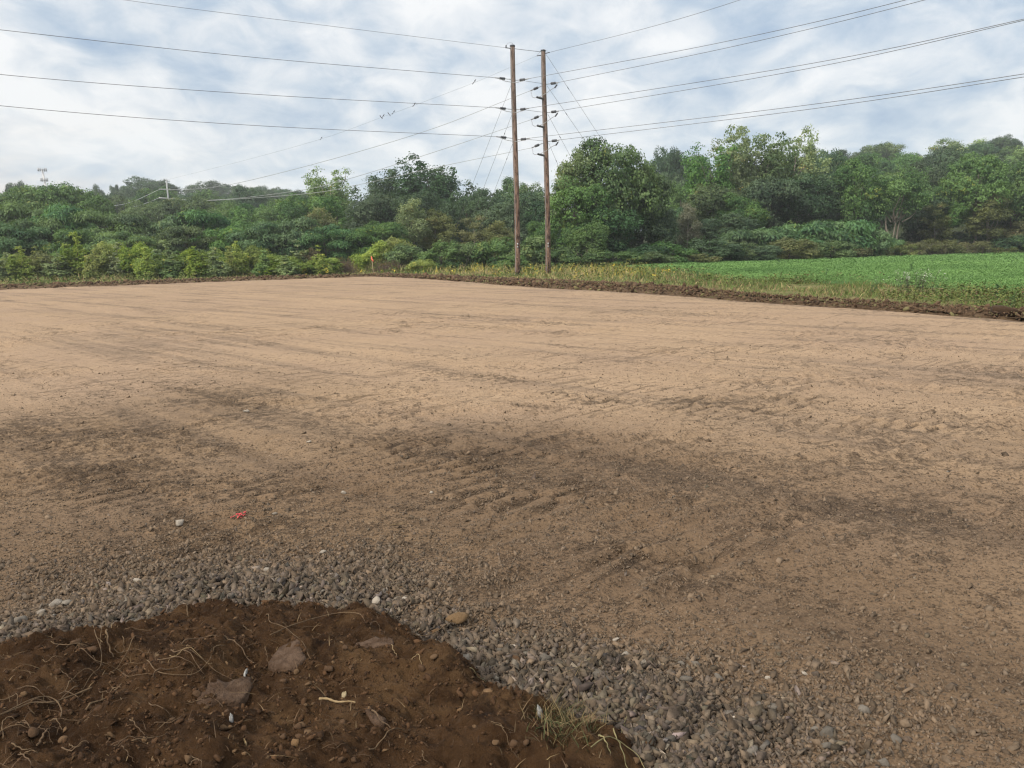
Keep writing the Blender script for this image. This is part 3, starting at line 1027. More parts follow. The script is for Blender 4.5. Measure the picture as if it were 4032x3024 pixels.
def build_protos():
    rng = np.random.default_rng(77)
    for i in range(4):      # broad dense trees
        lo = lobes_round(rng, 12, 5.2, 1.2, 34, lr=(0.22, 0.46))
        wd_ = trunk_for(rng, lo, 12, 0.28, 2.0)
        lf = make_crown(rng, lo, 1900, 10, 0.26, 0.29, 0.21, shell=(0.82, 1.04))
        for k, mt in (('round', 'leaf_mid'), ('dark', 'leaf_dark')):
            proto(k, wd_, lf, M['bark'], M[mt], (12.2, 5.3))
    for i in range(3):      # closed canopy trees on bare boles
        lo = lobes_round(rng, 12, 5.2, 4.4, 30, zr=0.5, lr=(0.22, 0.42))
        wd_ = trunk_for(rng, lo, 12, 0.24, 4.4)
        lf = make_crown(rng, lo, 1700, 10, 0.26, 0.29, 0.21, shell=(0.82, 1.04))
        for k, mt in (('high', 'leaf_mid'), ('highdark', 'leaf_dark')):
            proto(k, wd_, lf, M['bark_pale'] if i == 1 else M['bark'], M[mt], (12.2, 5.3))
    for i in range(3):      # tall open trees with upright plumes
        lo = lobes_plume(rng, 15, 4.2, 2.5, 11)
        wd_ = trunk_for(rng, lo, 15, 0.26, 3.0, 12)
        lf = make_crown(rng, lo, 2700, 9, 0.26, 0.27, 0.22, under=0.5, shell=(0.5, 1.15))
        for k, mt in (('tall', 'leaf_mid'), ('tallpale', 'leaf_pale'), ('talldark', 'leaf_dark')):
            proto(k, wd_, lf, M['bark_pale'] if k == 'tallpale' else M['bark'], M[mt], (15.2, 4.2))
    for i in range(4):      # layered trees with long drooping compound leaves
        lo = lobes_round(rng, 9, 5.0, 1.0, 34, lr=(0.22, 0.38))
        wd_ = trunk_for(rng, lo, 9, 0.18, 1.2, stems=2)
        lf = make_crown(rng, lo, 1100, 14, 0.42, 0.52, 0.17, squash=0.42, droop=0.35, under=0.05)
        for k, mt in (('layer', 'leaf_blue'), ('layerdark', 'leaf_mid')):
            proto(k, wd_, lf, M['bark'], M[mt], (8.8, 5.2))
    for i in range(3):      # slim light trees
        lo = lobes_round(rng, 10, 2.6, 1.6, 26, pointy=0.35, lr=(0.26, 0.44))
        wd_ = trunk_for(rng, lo, 10, 0.13, 2.0)
        lf = make_crown(rng, lo, 900, 11, 0.24, 0.22, 0.15, under=0.5, shell=(0.5, 1.1))
        for k, mt in (('slim', 'leaf_pale'), ('slimolive', 'leaf_olive'), ('slimrust', 'leaf_grey')):
            proto(k, wd_, lf, M['bark_pale'], M[mt], (10.2, 2.7))
    for i in range(2):      # old trees on bare pale forked trunks
        lo = lobes_round(rng, 11, 4.6, 5.4, 26)
        b = MB()
        P, rd = limb(rng, (0.1, 0, -0.3), (-1.6, 0.2, 5.2), 0.24, 0.10, 0.05, 9)
        b.tube(P, rd, 7)
        P, rd = limb(rng, (0.25, 0.1, -0.3), (0.7, 0.1, 6.5), 0.22, 0.08, 0.04, 9)
        b.tube(P, rd, 7)
        P, rd = limb(rng, (-0.6, 0.1, 2.4), (-0.1, 0.1, 5.0), 0.14, 0.06, 0.05, 7)
        b.tube(P, rd, 6)
        for q in rng.choice(len(lo), 9, replace=False):
            P, rd = limb(rng, (rng.uniform(-1, 0.7), 0, 4.6), lo[q][:3], 0.10, 0.03)
            b.tube(P, rd, 5)
        lf = make_crown(rng, lo, 1000, 11, 0.30, 0.28, 0.18)
        proto('forked', b, lf, M['bark_mid'], M['leaf_mid'], (11.2, 4.7))
    for i in range(5):      # shrubs, leafy to the ground
        lo = lobes_round(rng, 3.0, 2.0, 0.0, 26, lr=(0.22, 0.42))
        wd_ = trunk_for(rng, lo, 3.0, 0.05, 0.2, 8, 3)
        lf = make_crown(rng, lo, 900, 11, 0.14, 0.17, 0.11, under=0.4)
        for k, mt in (('shrub', 'leaf_mid'), ('shrubyellow', 'leaf_yellow'), ('shrublime', 'leaf_lime'), ('shrubolive', 'leaf_olive'), ('shrubdark', 'leaf_dark'), ('shrubrust', 'leaf_rust')):
            proto(k, wd_, lf, M['bark'], M[mt], (3.0, 2.1))
    for i in range(4):      # sumac: flat fronds held out in tiers
        lo = lobes_round(rng, 4.0, 2.4, 0.5, 24, lr=(0.24, 0.40))
        wd_ = trunk_for(rng, lo, 4, 0.06, 0.6, 10, 3)
        lf = make_crown(rng, lo, 520, 14, 0.30, 0.46, 0.12, squash=0.45, droop=0.45, under=0.05)
        proto('sumac', wd_, lf, M['bark'], M['leaf_blue'], (4.0, 2.6))
    for i in range(4):      # upright saplings
        lo = []
        b = MB()
        for q in range(5):
            a_, top_ = rng.uniform(0, 6.3), 4.2 if q == 0 else rng.uniform(1.6, 3.6)
            sp = 0.12 if q == 0 else rng.uniform(0.25, 0.75)
            P, rd = limb(rng, (math.cos(a_) * sp * 0.4, math.sin(a_) * sp * 0.4, -0.1), (math.cos(a_) * sp, math.sin(a_) * sp, top_), 0.035, 0.008, 0.05, 12)
            b.tube(P, rd, 4, caps=False)
            for z in np.sort(rng.uniform(0.25, 1, 15)) ** 0.8:
                p_ = P[min(11, int(z * 11.9))]
                w_ = (0.30 * (1 - z) + 0.09) * rng.uniform(0.5, 1.7)
                lo.append((p_[0] + rng.normal() * w_ * 0.7, p_[1] + rng.normal() * w_ * 0.7, p_[2] + rng.normal() * 0.12, w_))
        wd_ = b
        lf = make_crown(rng, lo, 640, 8, 0.10, 0.17, 0.13, squash=1.2, under=0.7, shell=(0.3, 1.25))
        for k, mt in (('sapling', 'leaf_yellow'), ('saplinggreen', 'leaf_pale')):
            proto(k, wd_, lf, M['bark'], M[mt], (4.3, 0.95))
    for i in range(3):      # stands of tall weeds
        lo = [(rng.normal() * 0.9, rng.normal() * 0.9, z_ * rng.uniform(0.3, 1), 0.34) for z_ in np.full(46, 1.75)]
        b = MB()
        for q in range(60):
            x, y = rng.normal() * 0.95, rng.normal() * 0.95
            P, rd = limb(rng, (x, y, -0.05), (x + rng.normal() * 0.15, y + rng.normal() * 0.15, rng.uniform(1.3, 2.0)), 0.016, 0.008, 0.04, 4)
            b.tube(P, rd, 3, caps=False)
        lf = make_crown(rng, lo, 700, 10, 0.12, 0.20, 0.06, squash=1.1, droop=0.3, under=0.5, shell=(0.3, 1.1))
        proto('weeds', b, lf, M['bark'], M['leaf_olive'], (2.0, 1.9))
        lo2 = [(rng.normal() * 0.10, rng.normal() * 0.10, z_, 0.09) for z_ in np.linspace(0.15, 0.85, 14)]
        b = MB()
        for q in range(1):
            P, rd = limb(rng, (rng.normal() * 0.03, 0, -0.05), (rng.normal() * 0.16, rng.normal() * 0.16, rng.uniform(0.6, 0.95)), 0.012, 0.005, 0.08, 5)
            b.tube(P, rd, 4)
        lf = make_crown(rng, lo2, 45, 6, 0.05, 0.10, 0.03, under=0.6, shell=(0.3, 1.2))
        proto('stalk', b, lf, M['bark'], M['leaf_dark'], (0.95, 0.22))
    for i in range(2):      # brown leafless brush
        b = MB()
        tw = []
        for q in range(420):
            a_, e_ = rng.uniform(0, 6.3), rng.uniform(0.15, 1.5)
            L_ = rng.uniform(0.9, 1.75)
            d_ = np.array([math.cos(a_) * math.cos(e_), math.sin(a_) * math.cos(e_), math.sin(e_) * 0.85])
            s_ = np.array([rng.normal() * 0.35, rng.normal() * 0.35, 0])
            P, rd = limb(rng, s_, s_ + d_ * L_, 0.014, 0.006, 0.12, 5)
            b.tube(P, rd, 3, caps=False)
            tw.append(P[-1])
        tw = [(p_[0], p_[1], p_[2], 0.2) for p_ in tw[::6]]
        lf = make_crown(rng, tw, 160, 5, 0.10, 0.11, 0.05, shell=(0.2, 1.1))
        proto('brush', b, lf, M['brushwood'], M['leaf_rust'], (1.7, 1.6))


M['brushwood'] = mat_plain('dry_brown_brushwood', (0.12, 0.085, 0.065), (0.20, 0.15, 0.12), 5, 0.9, 0)
build_protos()
KIND = {'round': ('broadleaf_tree', 'tree'), 'high': ('broadleaf_tree', 'tree'), 'highdark': ('broadleaf_tree', 'tree'), 'dark': ('broadleaf_tree', 'tree'), 'tall': ('cottonwood_tree', 'tree'), 'tallpale': ('cottonwood_tree', 'tree'), 'talldark': ('cottonwood_tree', 'tree'),
        'layer': ('walnut_tree', 'tree'), 'layerdark': ('walnut_tree', 'tree'), 'slim': ('slender_tree', 'tree'), 'slimolive': ('slender_tree', 'tree'), 'slimrust': ('slender_tree', 'tree'),
        'forked': ('forked_tree', 'tree'), 'sumac': ('sumac_shrub', 'shrub'), 'sapling': ('sapling', 'sapling'), 'saplinggreen': ('sapling', 'sapling'), 'weeds': ('weed_clump', 'weeds'), 'stalk': ('dry_weed', 'weed'),
        'brush': ('dry_brush', 'brush')}
prng = np.random.default_rng(31)
COUNT = {}


def plant(kind, px, top, width, depth, label, group=None, base_z=None, yaw=None):
    """a plant whose top is seen at (px, top), width photograph pixels wide, depth metres ahead"""
    name, cat = KIND.get(kind, ('shrub', 'shrub'))
    k = COUNT.get(kind, 0)
    COUNT[kind] = k + 1
    me1, me2, (hh, hw) = PROTO[kind][k % len(PROTO[kind])]
    P = at(px, top, depth)
    gz = lnd(P[0], P[1]) if base_z is None else base_z
    root = empty(name, (P[0], P[1], gz - 0.05))
    sz = max(0.15, (P[2] - gz)) / hh
    sx = width / F * depth / (2 * hw)
    root.scale = (sx, sx * prng.uniform(0.9, 1.1), sz)
    root.rotation_euler[2] = prng.uniform(0, 6.28) if yaw is None else yaw
    for nm, me in (('trunk' if cat == 'tree' or cat == 'sapling' else 'stem', me1), ('crown' if cat in ('tree', 'sapling') else 'foliage', me2)):
        o = bpy.data.objects.new(nm, me)
        COL.objects.link(o)
        o.parent = root
    tag(root, label, cat, group)
    return root


PLANTS = [
    # --- young growth along the back left edge of the lot
    ('sapling', 285, 915, 120, 71, 'tallest yellow green sapling spike standing up from the left shrubs'),
    ('sapling', 132, 970, 80, 70, 'thin pale sapling to the left of the tallest spike'),
    ('saplinggreen', 640, 945, 120, 71, 'leafy sapling with a pointed top in front of the dark walnut trees'),
    ('sapling', 905, 968, 75, 71, 'narrow yellowish sapling, left one of a close pair'),
    ('sapling', 938, 952, 65, 72, 'narrow sapling with browning top, right one of a close pair'),
    ('saplinggreen', 1168, 945, 100, 71, 'green pointed sapling beside a rusty red leaved one'),
    ('saplinggreen', 1040, 985, 90, 70, 'bright green young sapling low in front of the walnut thicket'),
    ('shrubrust', 1225, 975, 90, 72, 'shrub with reddening leaves left of the dry brush'),
    ('shrubyellow', 40, 1000, 190, 72, 'yellow green shrub at the left end of the row'),
    ('shrubolive', 185, 990, 190, 73, 'olive shrub behind the thin pale sapling'),
    ('shrubyellow', 330, 1000, 190, 72, 'yellow green shrub at the foot of the tallest spike'),
    ('shrubyellow', 430, 952, 130, 73, 'flat topped yellow green shrub right of the tallest spike'),
    ('shrubyellow', 525, 955, 170, 73, 'broad yellow green shrub with a drooping crown, left of the pointed sapling'),
    ('shrublime', 600, 1000, 150, 71, 'low mid green shrub left of the pointed sapling'),
    ('shrubyellow', 715, 985, 190, 73, 'yellow green shrub right of the pointed sapling'),
    ('shrublime', 815, 985, 180, 73, 'mid green shrub between the pointed sapling and the close pair'),
    ('shrubyellow', 1000, 968, 150, 74, 'round yellow green shrub right of the close pair of saplings'),
    ('shrublime', 1100, 1000, 180, 72, 'green shrub in front of the layered walnut trees'),
    ('shrublime', 1200, 1010, 170, 71, 'low green shrub under the reddening one'),
    ('shrublime', 1280, 1015, 150, 72, 'low green shrub next to the dry brush'),
    ('brush', 1352, 1005, 150, 73, 'dry brown leafless brush left of the orange flagged stake'),
    ('brush', 1525, 1018, 190, 74, 'dry brown brush under the arching shrub behind the flagged stake'),
    ('sapling', 70, 970, 99, 69, 'pale leafy sapling near the left edge of the lot'),
    ('saplinggreen', 215, 1001, 105, 70, 'slim sapling between the thin pale one and the tallest spike'),
    ('sapling', 365, 964, 85, 69, 'short sapling close to the right of the tallest spike'),
    ('saplinggreen', 470, 956, 105, 72, 'leafy sapling between two broad yellow green shrubs'),
    ('sapling', 560, 973, 83, 69, 'thin sapling rising left of the pointed sapling'),
    ('saplinggreen', 690, 988, 114, 70, 'sapling leaning out right of the pointed sapling'),
    ('sapling', 770, 972, 91, 69, 'small sapling in the middle of the left shrub row'),
    ('saplinggreen', 850, 971, 93, 69, 'pale sapling a little left of the close pair'),
    ('sapling', 1075, 1008, 121, 70, 'spiky sapling in front of the walnut dome'),
    ('saplinggreen', 1130, 1006, 97, 69, 'short pale sapling left of the green pointed one'),
    ('sapling', 1255, 965, 99, 70, 'low sapling between the reddening shrub and the dry brush'),
    ('saplinggreen', 15, 995, 103, 69, 'sapling cut by the left edge of the picture'),
    # --- shrubs behind the stake and the poles
    ('shrubyellow', 1462, 952, 190, 77, 'yellow tipped arching shrub above the dry brush'),
    ('shrubyellow', 1545, 935, 150, 78, 'bright yellow green shrub straight above the flagged stake'),
    ('shrub', 1610, 960, 200, 77, 'green shrub right of the flagged stake'),
    ('shrub', 1735, 950, 210, 76, 'broad green shrub midway between the stake and the poles'),
    ('shrub', 1850, 955, 200, 77, 'dark green shrub left of the utility poles'),
    ('shrub', 1950, 935, 190, 76, 'tall green shrub just left of the left pole'),
    ('shrub', 2090, 930, 180, 74, 'green shrub filling the gap between the two poles'),
    ('shrub', 2200, 985, 190, 73, 'dark shrub just right of the right pole'),
    ('shrub', 2290, 950, 200, 74, 'leafy shrub at the foot of the big tree, left one'),
    ('shrub', 2420, 985, 220, 74, 'leafy shrub at the foot of the big tree, middle one'),
    ('shrub', 2540, 990, 210, 75, 'dark shrub at the foot of the big tree, right one'),
    ('shrubyellow', 1660, 1020, 120, 72, 'low yellow green shrub in the grass right of the stake'),
    ('shrub', 2020, 1005, 140, 70, 'low green shrub behind the left pole'),
    # --- hedge along the far side of the green field
    ('shrub', 2640, 950, 220, 78, 'rounded green shrub where the green field begins'),
    ('shrubdark', 2560, 960, 200, 77, 'dark green shrub between the big tree and the green field'),
    ('shrubolive', 2730, 985, 190, 79, 'olive green shrub at the near corner of the green field'),
    ('shrubdark', 2800, 940, 240, 82, 'dark shrub under the leaning pale trunk'),
    ('shrub', 2900, 950, 220, 84, 'green shrub left of the sumac bank'),
    ('shrubdark', 2985, 965, 200, 84, 'dark low shrub below the left end of the sumac'),
    ('shrubolive', 3110, 935, 210, 86, 'olive shrub in front of the sumac bank'),
    ('shrubyellow', 3205, 965, 90, 87, 'small yellow green shrub before the sumac'),
    ('shrub', 3270, 945, 200, 88, 'round green shrub standing in front of the right part of the sumac'),
    ('sumac', 2930, 905, 200, 88, 'sumac at the left end of the bluish green bank'),
    ('sumac', 3040, 895, 230, 90, 'sumac with tiered fronds, second from the left of the bank'),
    ('sumac', 3140, 880, 240, 92, 'sumac in the middle of the bluish green bank'),
    ('sumac', 3250, 868, 240, 93, 'tallest sumac of the bluish green bank'),
    ('sumac', 3350, 868, 230, 94, 'sumac right of the tallest one in the bank'),
    ('sumac', 3420, 905, 180, 95, 'sumac at the right end of the bank'),
    ('sumac', 3500, 935, 120, 101, 'lone sumac under the twin pale trunks'),
    ('shrubolive', 3345, 965, 170, 92, 'olive brown shrub at the right foot of the sumac bank'),
    ('weeds', 3420, 955, 190, 98, 'tall brown green weeds right of the sumac bank'),
    ('weeds', 3530, 962, 190, 100, 'tall brown green weeds below the twin pale trunks'),
    ('weeds', 3625, 950, 190, 102, 'tall brown green weeds left of the highest clump'),
    ('weeds', 3720, 940, 210, 103, 'highest clump of brown green weeds at the field edge'),
    ('weeds', 3820, 948, 200, 104, 'brown green weeds right of the highest clump'),
    ('weeds', 3915, 972, 170, 105, 'low brown weeds at the right end of the stand'),
    ('shrubdark', 3960, 925, 220, 109, 'dark shrub behind the right end of the weeds'),
    ('shrub', 4050, 930, 200, 108, 'green shrub at the right edge of the picture'),
    ('shrubdark', 3640, 900, 220, 112, 'dark undergrowth shrub left of the tall bare trunk'),
    ('shrubdark', 3820, 895, 240, 113, 'dark undergrowth shrub behind the weeds'),
    ('shrubolive', 4000, 870, 200, 112, 'olive brown shrub under the trees at the right edge'),
    # --- walnut thicket on the left
    ('layer', 55, 880, 300, 84, 'layered walnut tree at the left edge above the shrubs'),
    ('layerdark', 70, 790, 300, 96, 'dark walnut tree at the left edge of the wood'),
    ('layer', 240, 808, 280, 92, 'walnut tree with bright flat tiers behind the tallest spike'),
    ('layerdark', 150, 860, 260, 86, 'dark walnut tree left of the tiered one'),
    ('layerdark', 400, 830, 300, 90, 'dark walnut tree above the flat topped shrub'),
    ('layer', 520, 845, 250, 91, 'walnut tree left of the small distant pole'),
    ('layer', 640, 850, 240, 93, 'walnut tree under the small distant pole'),
    ('layer', 790, 830, 260, 94, 'walnut tree right of the small distant pole'),
    ('layerdark', 900, 880, 260, 88, 'dark walnut tree behind the close pair of saplings'),
    ('layer', 1040, 872, 280, 86, 'bright domed walnut tree in the middle of the thicket'),
    ('layer', 1160, 858, 260, 87, 'bright walnut tree with the highest dome of the thicket'),
    ('layer', 1290, 885, 260, 87, 'walnut tree sloping down to the yellow shrub'),
    ('layerdark', 1400, 900, 220, 88, 'dark walnut tree behind the dry brush'),
    ('layerdark', 720, 890, 240, 86, 'dark low walnut tree left of the thicket dome'),
    ('layerdark', 300, 905, 260, 80, 'shady walnut tree right behind the tallest spike'),
    ('layerdark', 480, 910, 260, 81, 'shady walnut tree right behind the flat topped shrub'),
    # --- trees behind the thicket
    ('round', 60, 738, 240, 118, 'rounded green tree at the left edge of the skyline'),
    ('round', 185, 725, 260, 122, 'broad light green tree below the phone mast'),
    ('round', 310, 738, 240, 120, 'green tree at the right of the mast trees'),
    ('round', 440, 768, 200, 190, 'pale round tree standing in the gap left of the small distant pole'),
    ('round', 560, 790, 200, 150, 'round tree between the pale one and the small distant pole'),
    ('round', 720, 775, 220, 150, 'rounded tree right of the small distant pole'),
    ('round', 860, 800, 200, 140, 'mid green tree left of the silvery cottonwood'),
    ('round', 980, 800, 210, 135, 'tree at the foot of the far wooded slope'),
    ('round', 1110, 785, 220, 126, 'rounded tree left of the silvery cottonwood'),
    ('tallpale', 1300, 676, 190, 128, 'silvery cottonwood standing alone against the sky'),
    ('round', 1210, 765, 220, 120, 'green tree under the left side of the silvery cottonwood'),
    ('round', 1330, 775, 220, 112, 'green tree under the silvery cottonwood'),
    ('slimolive', 1255, 820, 180, 104, 'brownish green tree in front of the silvery cottonwood'),
    ('talldark', 1470, 690, 180, 122, 'open dark cottonwood on the left shoulder of the tallest tree'),
    ('talldark', 1560, 672, 200, 120, 'dark cottonwood just left of the tallest crown'),
    ('talldark', 1668, 618, 240, 118, 'tallest dark cottonwood left of the utility poles'),
    ('talldark', 1755, 668, 200, 120, 'dark cottonwood on the right shoulder of the tallest tree'),
    ('dark', 1480, 765, 240, 108, 'dense dark tree under the open cottonwood'),
    ('dark', 1590, 760, 240, 108, 'dense dark tree under the tallest cottonwood'),
    ('slim', 1620, 785, 170, 95, 'lighter olive green tree standing before the dark wood'),
    ('slimolive', 1720, 825, 150, 96, 'small olive tree right of the lighter one'),
    ('dark', 1720, 755, 220, 110, 'dark tree behind the small olive tree'),
    ('dark', 1845, 750, 220, 114, 'dark tree on the falling skyline left of the poles'),
    ('dark', 1930, 745, 210, 112, 'dark bushy tree close to the left pole'),
    ('round', 2020, 702, 150, 150, 'paler tree behind the left pole'),
    ('round', 2090, 725, 150, 146, 'paler tree seen between the two poles'),
    ('dark', 2060, 755, 260, 108, 'very dark tree behind the two poles'),
    ('dark', 1960, 800, 240, 98, 'dark tree low behind the left pole'),
    ('dark', 2150, 795, 200, 100, 'dark tree low behind the right pole'),
    ('slimolive', 1870, 850, 150, 90, 'slender tree with a bare pale stem left of the poles'),
    ('round', 1510, 870, 190, 92, 'green bushy tree above the yellow shrub'),
    ('slimolive', 1960, 870, 130, 86, 'small olive tree behind the shrubs by the left pole'),
    ('round', 2130, 870, 130, 84, 'small leafy tree between the poles'),
    # --- trees that stand out on the far left hill
    ('dark', 560, 700, 210, 330, 'dark domed tree, the highest on the far left hill'),
    ('dark', 640, 712, 140, 335, 'dark tree on the right flank of the domed one on the far hill'),
    ('dark', 388, 728, 55, 300, 'small round treetop far off in the gap, left one of three'),
    ('dark', 447, 728, 50, 305, 'small round treetop far off in the gap, middle one of three'),
    ('dark', 490, 738, 45, 300, 'small round treetop far off in the gap, right one of three'),
    ('dark', 60, 716, 90, 310, 'far dark treetop at the left edge of the skyline'),
    ('dark', 800, 714, 150, 390, 'far treetop right of the small distant pole on the ridge'),
    ('dark', 900, 724, 150, 400, 'far treetop on the ridge, second right of the small distant pole'),
    ('dark', 1000, 738, 150, 400, 'far treetop on the ridge where it starts to fall'),
    ('dark', 1110, 752, 150, 390, 'far treetop on the falling end of the ridge'),
    # --- the big tree right of the poles
    ('round', 2400, 552, 360, 82, 'biggest leafy tree, standing right of the utility poles'),
    ('slim', 2265, 585, 190, 80, 'light tree forming the left shoulder of the biggest tree'),
    ('round', 2270, 700, 280, 79, 'leafy tree with drooping limbs next to the right pole'),
    ('round', 2520, 655, 260, 84, 'leafy tree on the right side of the biggest tree'),
    ('dark', 2380, 780, 300, 80, 'shady tree in the heart of the biggest group'),
    ('round', 2310, 860, 180, 76, 'yellowish leafy bush tree below the biggest tree'),
    ('dark', 2560, 800, 240, 84, 'dark tree behind the shrubs right of the biggest tree'),
    # --- right hand wood
    ('dark', 2620, 582, 170, 178, 'blue green tree on the skyline right of the biggest tree'),
    ('dark', 2710, 600, 180, 180, 'second blue green skyline tree right of the biggest tree'),
    ('dark', 2640, 680, 200, 150, 'blue green tree lower on the slope'),
    ('round', 2690, 715, 190, 122, 'pale leafy tree in the gap right of the biggest tree'),
    ('dark', 2660, 810, 200, 100, 'dark tree in the gap below the pale leafy one'),
    ('tall', 2800, 585, 210, 108, 'tall cottonwood at the left of the highest clump'),
    ('tallpale', 2900, 508, 210, 110, 'highest cottonwood with a yellowing top'),
    ('tall', 3000, 535, 200, 112, 'green cottonwood right of the yellowing top'),
    ('tallpale', 3140, 515, 210, 113, 'silvery cottonwood with an open crown, right of the highest clump'),
    ('tall', 3070, 560, 180, 114, 'cottonwood between the highest and the silvery one'),
    ('high', 2790, 730, 250, 100, 'leafy tree below the tall cottonwood'),
    ('high', 2910, 760, 220, 98, 'leafy tree with a leaning pale stem'),
    ('highdark', 3030, 700, 260, 104, 'dark tree at the middle of the right hand wood'),
    ('highdark', 3150, 690, 260, 106, 'dark tree below the silvery cottonwood'),
    ('highdark', 3260, 690, 240, 108, 'dark tree left of the rounded yellowish one'),
    ('dark', 3250, 590, 200, 140, 'grey green tree right of the silvery cottonwood'),
    ('slimrust', 2710, 800, 110, 92, 'thin greyish half dead tree beside the gap'),
    ('highdark', 2850, 840, 240, 94, 'shady tree behind the hedge'),
    ('high', 3390, 625, 260, 105, 'rounded yellowish green tree on a bare pale stem'),
    ('forked', 3545, 665, 250, 104, 'brownish tree on twin pale forked trunks', 'yaw'),
    ('highdark', 3480, 700, 220, 118, 'dark tree behind the twin pale trunks'),
    ('highdark', 3640, 640, 240, 122, 'grey green tree right of the twin pale trunks'),
    ('highdark', 3620, 760, 220, 112, 'dark tree low right of the twin pale trunks'),
    ('high', 3740, 730, 230, 112, 'yellow green leafy tree before the dark right wood'),
    ('high', 3850, 600, 260, 110, 'broad green tree near the right edge'),
    ('highdark', 3760, 620, 220, 128, 'dark tree left of the broad green one'),
    ('high', 4010, 640, 250, 112, 'yellowish tree at the right edge of the picture'),
    ('slimolive', 3900, 760, 170, 108, 'yellow olive tree below the broad green one'),
    ('highdark', 3960, 780, 240, 116, 'dark tree behind the yellow olive one'),
    ('slimolive', 3690, 800, 130, 108, 'small brownish tree in the shade of the right wood'),
    ('forked', 3720, 790, 170, 110, 'dim tree on bare trunks behind the weeds'),
    ('highdark', 4120, 600, 260, 120, 'dark tree cut by the right edge of the picture'),
]
for e in PLANTS:
    plant(*e[:6], yaw=(0.1 if len(e) > 6 else None))

STALKS = [
    (3064, 1052, 0.75, 30, 'dry dark weed at the far left of the green field'),
    (3586, 1082, 0.75, 40, 'dry forked weed alone in the middle of the green field'),
    (3256, 1102, 0.60, 36, 'dry dark weed near the front of the green field'),
    (3925, 1178, 0.50, 56, 'dark bushy weed at the near edge of the green field'),
    (2745, 1108, 0.60, 36, 'dark weed at the near left corner of the green field'),
    (3690, 1160, 0.35, 46, 'dark weed right of the white flowers'),
    (3985, 1210, 0.35, 50, 'brown weed right of the dark bushy one'),
    (3440, 1160, 0.45, 60, 'small brown weed left of the white flowers'),
]
for x, y, h_, w_, lab in STALKS:
    q_ = on(x, y)
    tx_, ty_ = proj(q_ + np.array([0, 0, h_]))
    plant('stalk', float(tx_), float(ty_), w_ * 0.5, q_[1], lab, base_z=0.0)

# the far wooded hills: every tree that shows on them
def hill_trees(px0, px1, step, depths, h_m, kinds, label, group, seed):
    r_ = np.random.default_rng(seed)
    for d in depths:
        x = px0 + r_.uniform(0, step)
        while x < px1:
            P = at(x, 900, d * r_.uniform(0.96, 1.04))
            gz = lnd(P[0], P[1])
            hh = h_m * r_.uniform(0.75, 1.25)
            px_, py_ = proj(np.array([P[0], P[1], gz + hh]))
            k = kinds[r_.integers(0, len(kinds))]
            plant(k, float(px_), float(py_), r_.uniform(9.5, 14) / P[1] * F, P[1], label, group)
            x += step * r_.uniform(0.6, 1.2) * 300 / d


hill_trees(-120, 1330, 92, (205, 250, 300, 350, 400, 440), 13, ('dark', 'dark', 'round', 'dark'), 'distant tree on the hazy wooded hill behind the walnut thicket', 'trees on the left hill', 3)
hill_trees(3180, 4250, 92, (150, 185, 220, 260, 300, 335), 12.5, ('dark', 'dark', 'round', 'slim'), 'distant tree on the wooded slope rising behind the right hand wood', 'trees on the right hill', 4)
hill_trees(1750, 2260, 105, (160, 200), 9, ('dark', 'round'), 'distant tree in the low gap behind the utility poles', 'trees in the gap behind the poles', 5)
hill_trees(2560, 3150, 100, (190, 240), 12, ('dark', 'dark'), 'distant tree behind the tall cottonwoods', 'trees behind the cottonwoods', 6)

# ------------------------------------------------------------------ grass, rough verge and the green field
def curve_y(pts):
    P = np.array(pts, float)
    return lambda x: np.interp(x, P[:, 0], P[:, 1])


soil_out = curve_y([(-1500, 1174), (-700, 1146), (0, 1121), (500, 1107), (1000, 1090), (1470, 1080), (1650, 1083), (1800, 1088), (2016, 1095), (2300, 1107), (2600, 1122), (2927, 1153), (3474, 1189), (4032, 1222), (4700, 1259), (6200, 1350)])
verge_far = curve_y([(-1500, 1118), (-700, 1102), (0, 1086), (1000, 1064), (1470, 1052), (2016, 1055), (2300, 1056), (2500, 1058), (2654, 1063), (2927, 1100), (3474, 1120), (4032, 1174), (4700, 1200), (6200, 1260)])
crop_near = curve_y([(2480, 1058), (2654, 1067), (2927, 1106), (3474, 1128), (4032, 1180), (4700, 1206), (6200, 1268)])
crop_far = curve_y([(2480, 1054), (2700, 1045), (3292, 1023), (4032, 996), (4700, 976), (6200, 930)])


def sheet(name, x0, x1, near, far, nx, ny, zfun, mat, label, kind='structure'):
    xs_ = np.linspace(x0, x1, nx)
    f = np.linspace(0, 1, ny)
    V = []
    for x in xs_:
        yn, yf = float(near(x)), float(far(x))
        a, b_ = on(x, yn), on(x, yf)
        V.append(a[None] * (1 - f[:, None]) + b_[None] * f[:, None])
    V = np.array(V)
    V[..., 2] = zfun(V[..., 0], V[..., 1])
    if name == 'crop_field':
        V[:, :3, 2] -= np.array([0.24, 0.16, 0.08])          # its near edge runs out under the verge
    o = mesh_np(name, V.reshape(-1, 3), [grid_faces(nx, ny)], mat, smooth=True)
    return tag(o, label, name.replace('_', ' '), kind=kind)


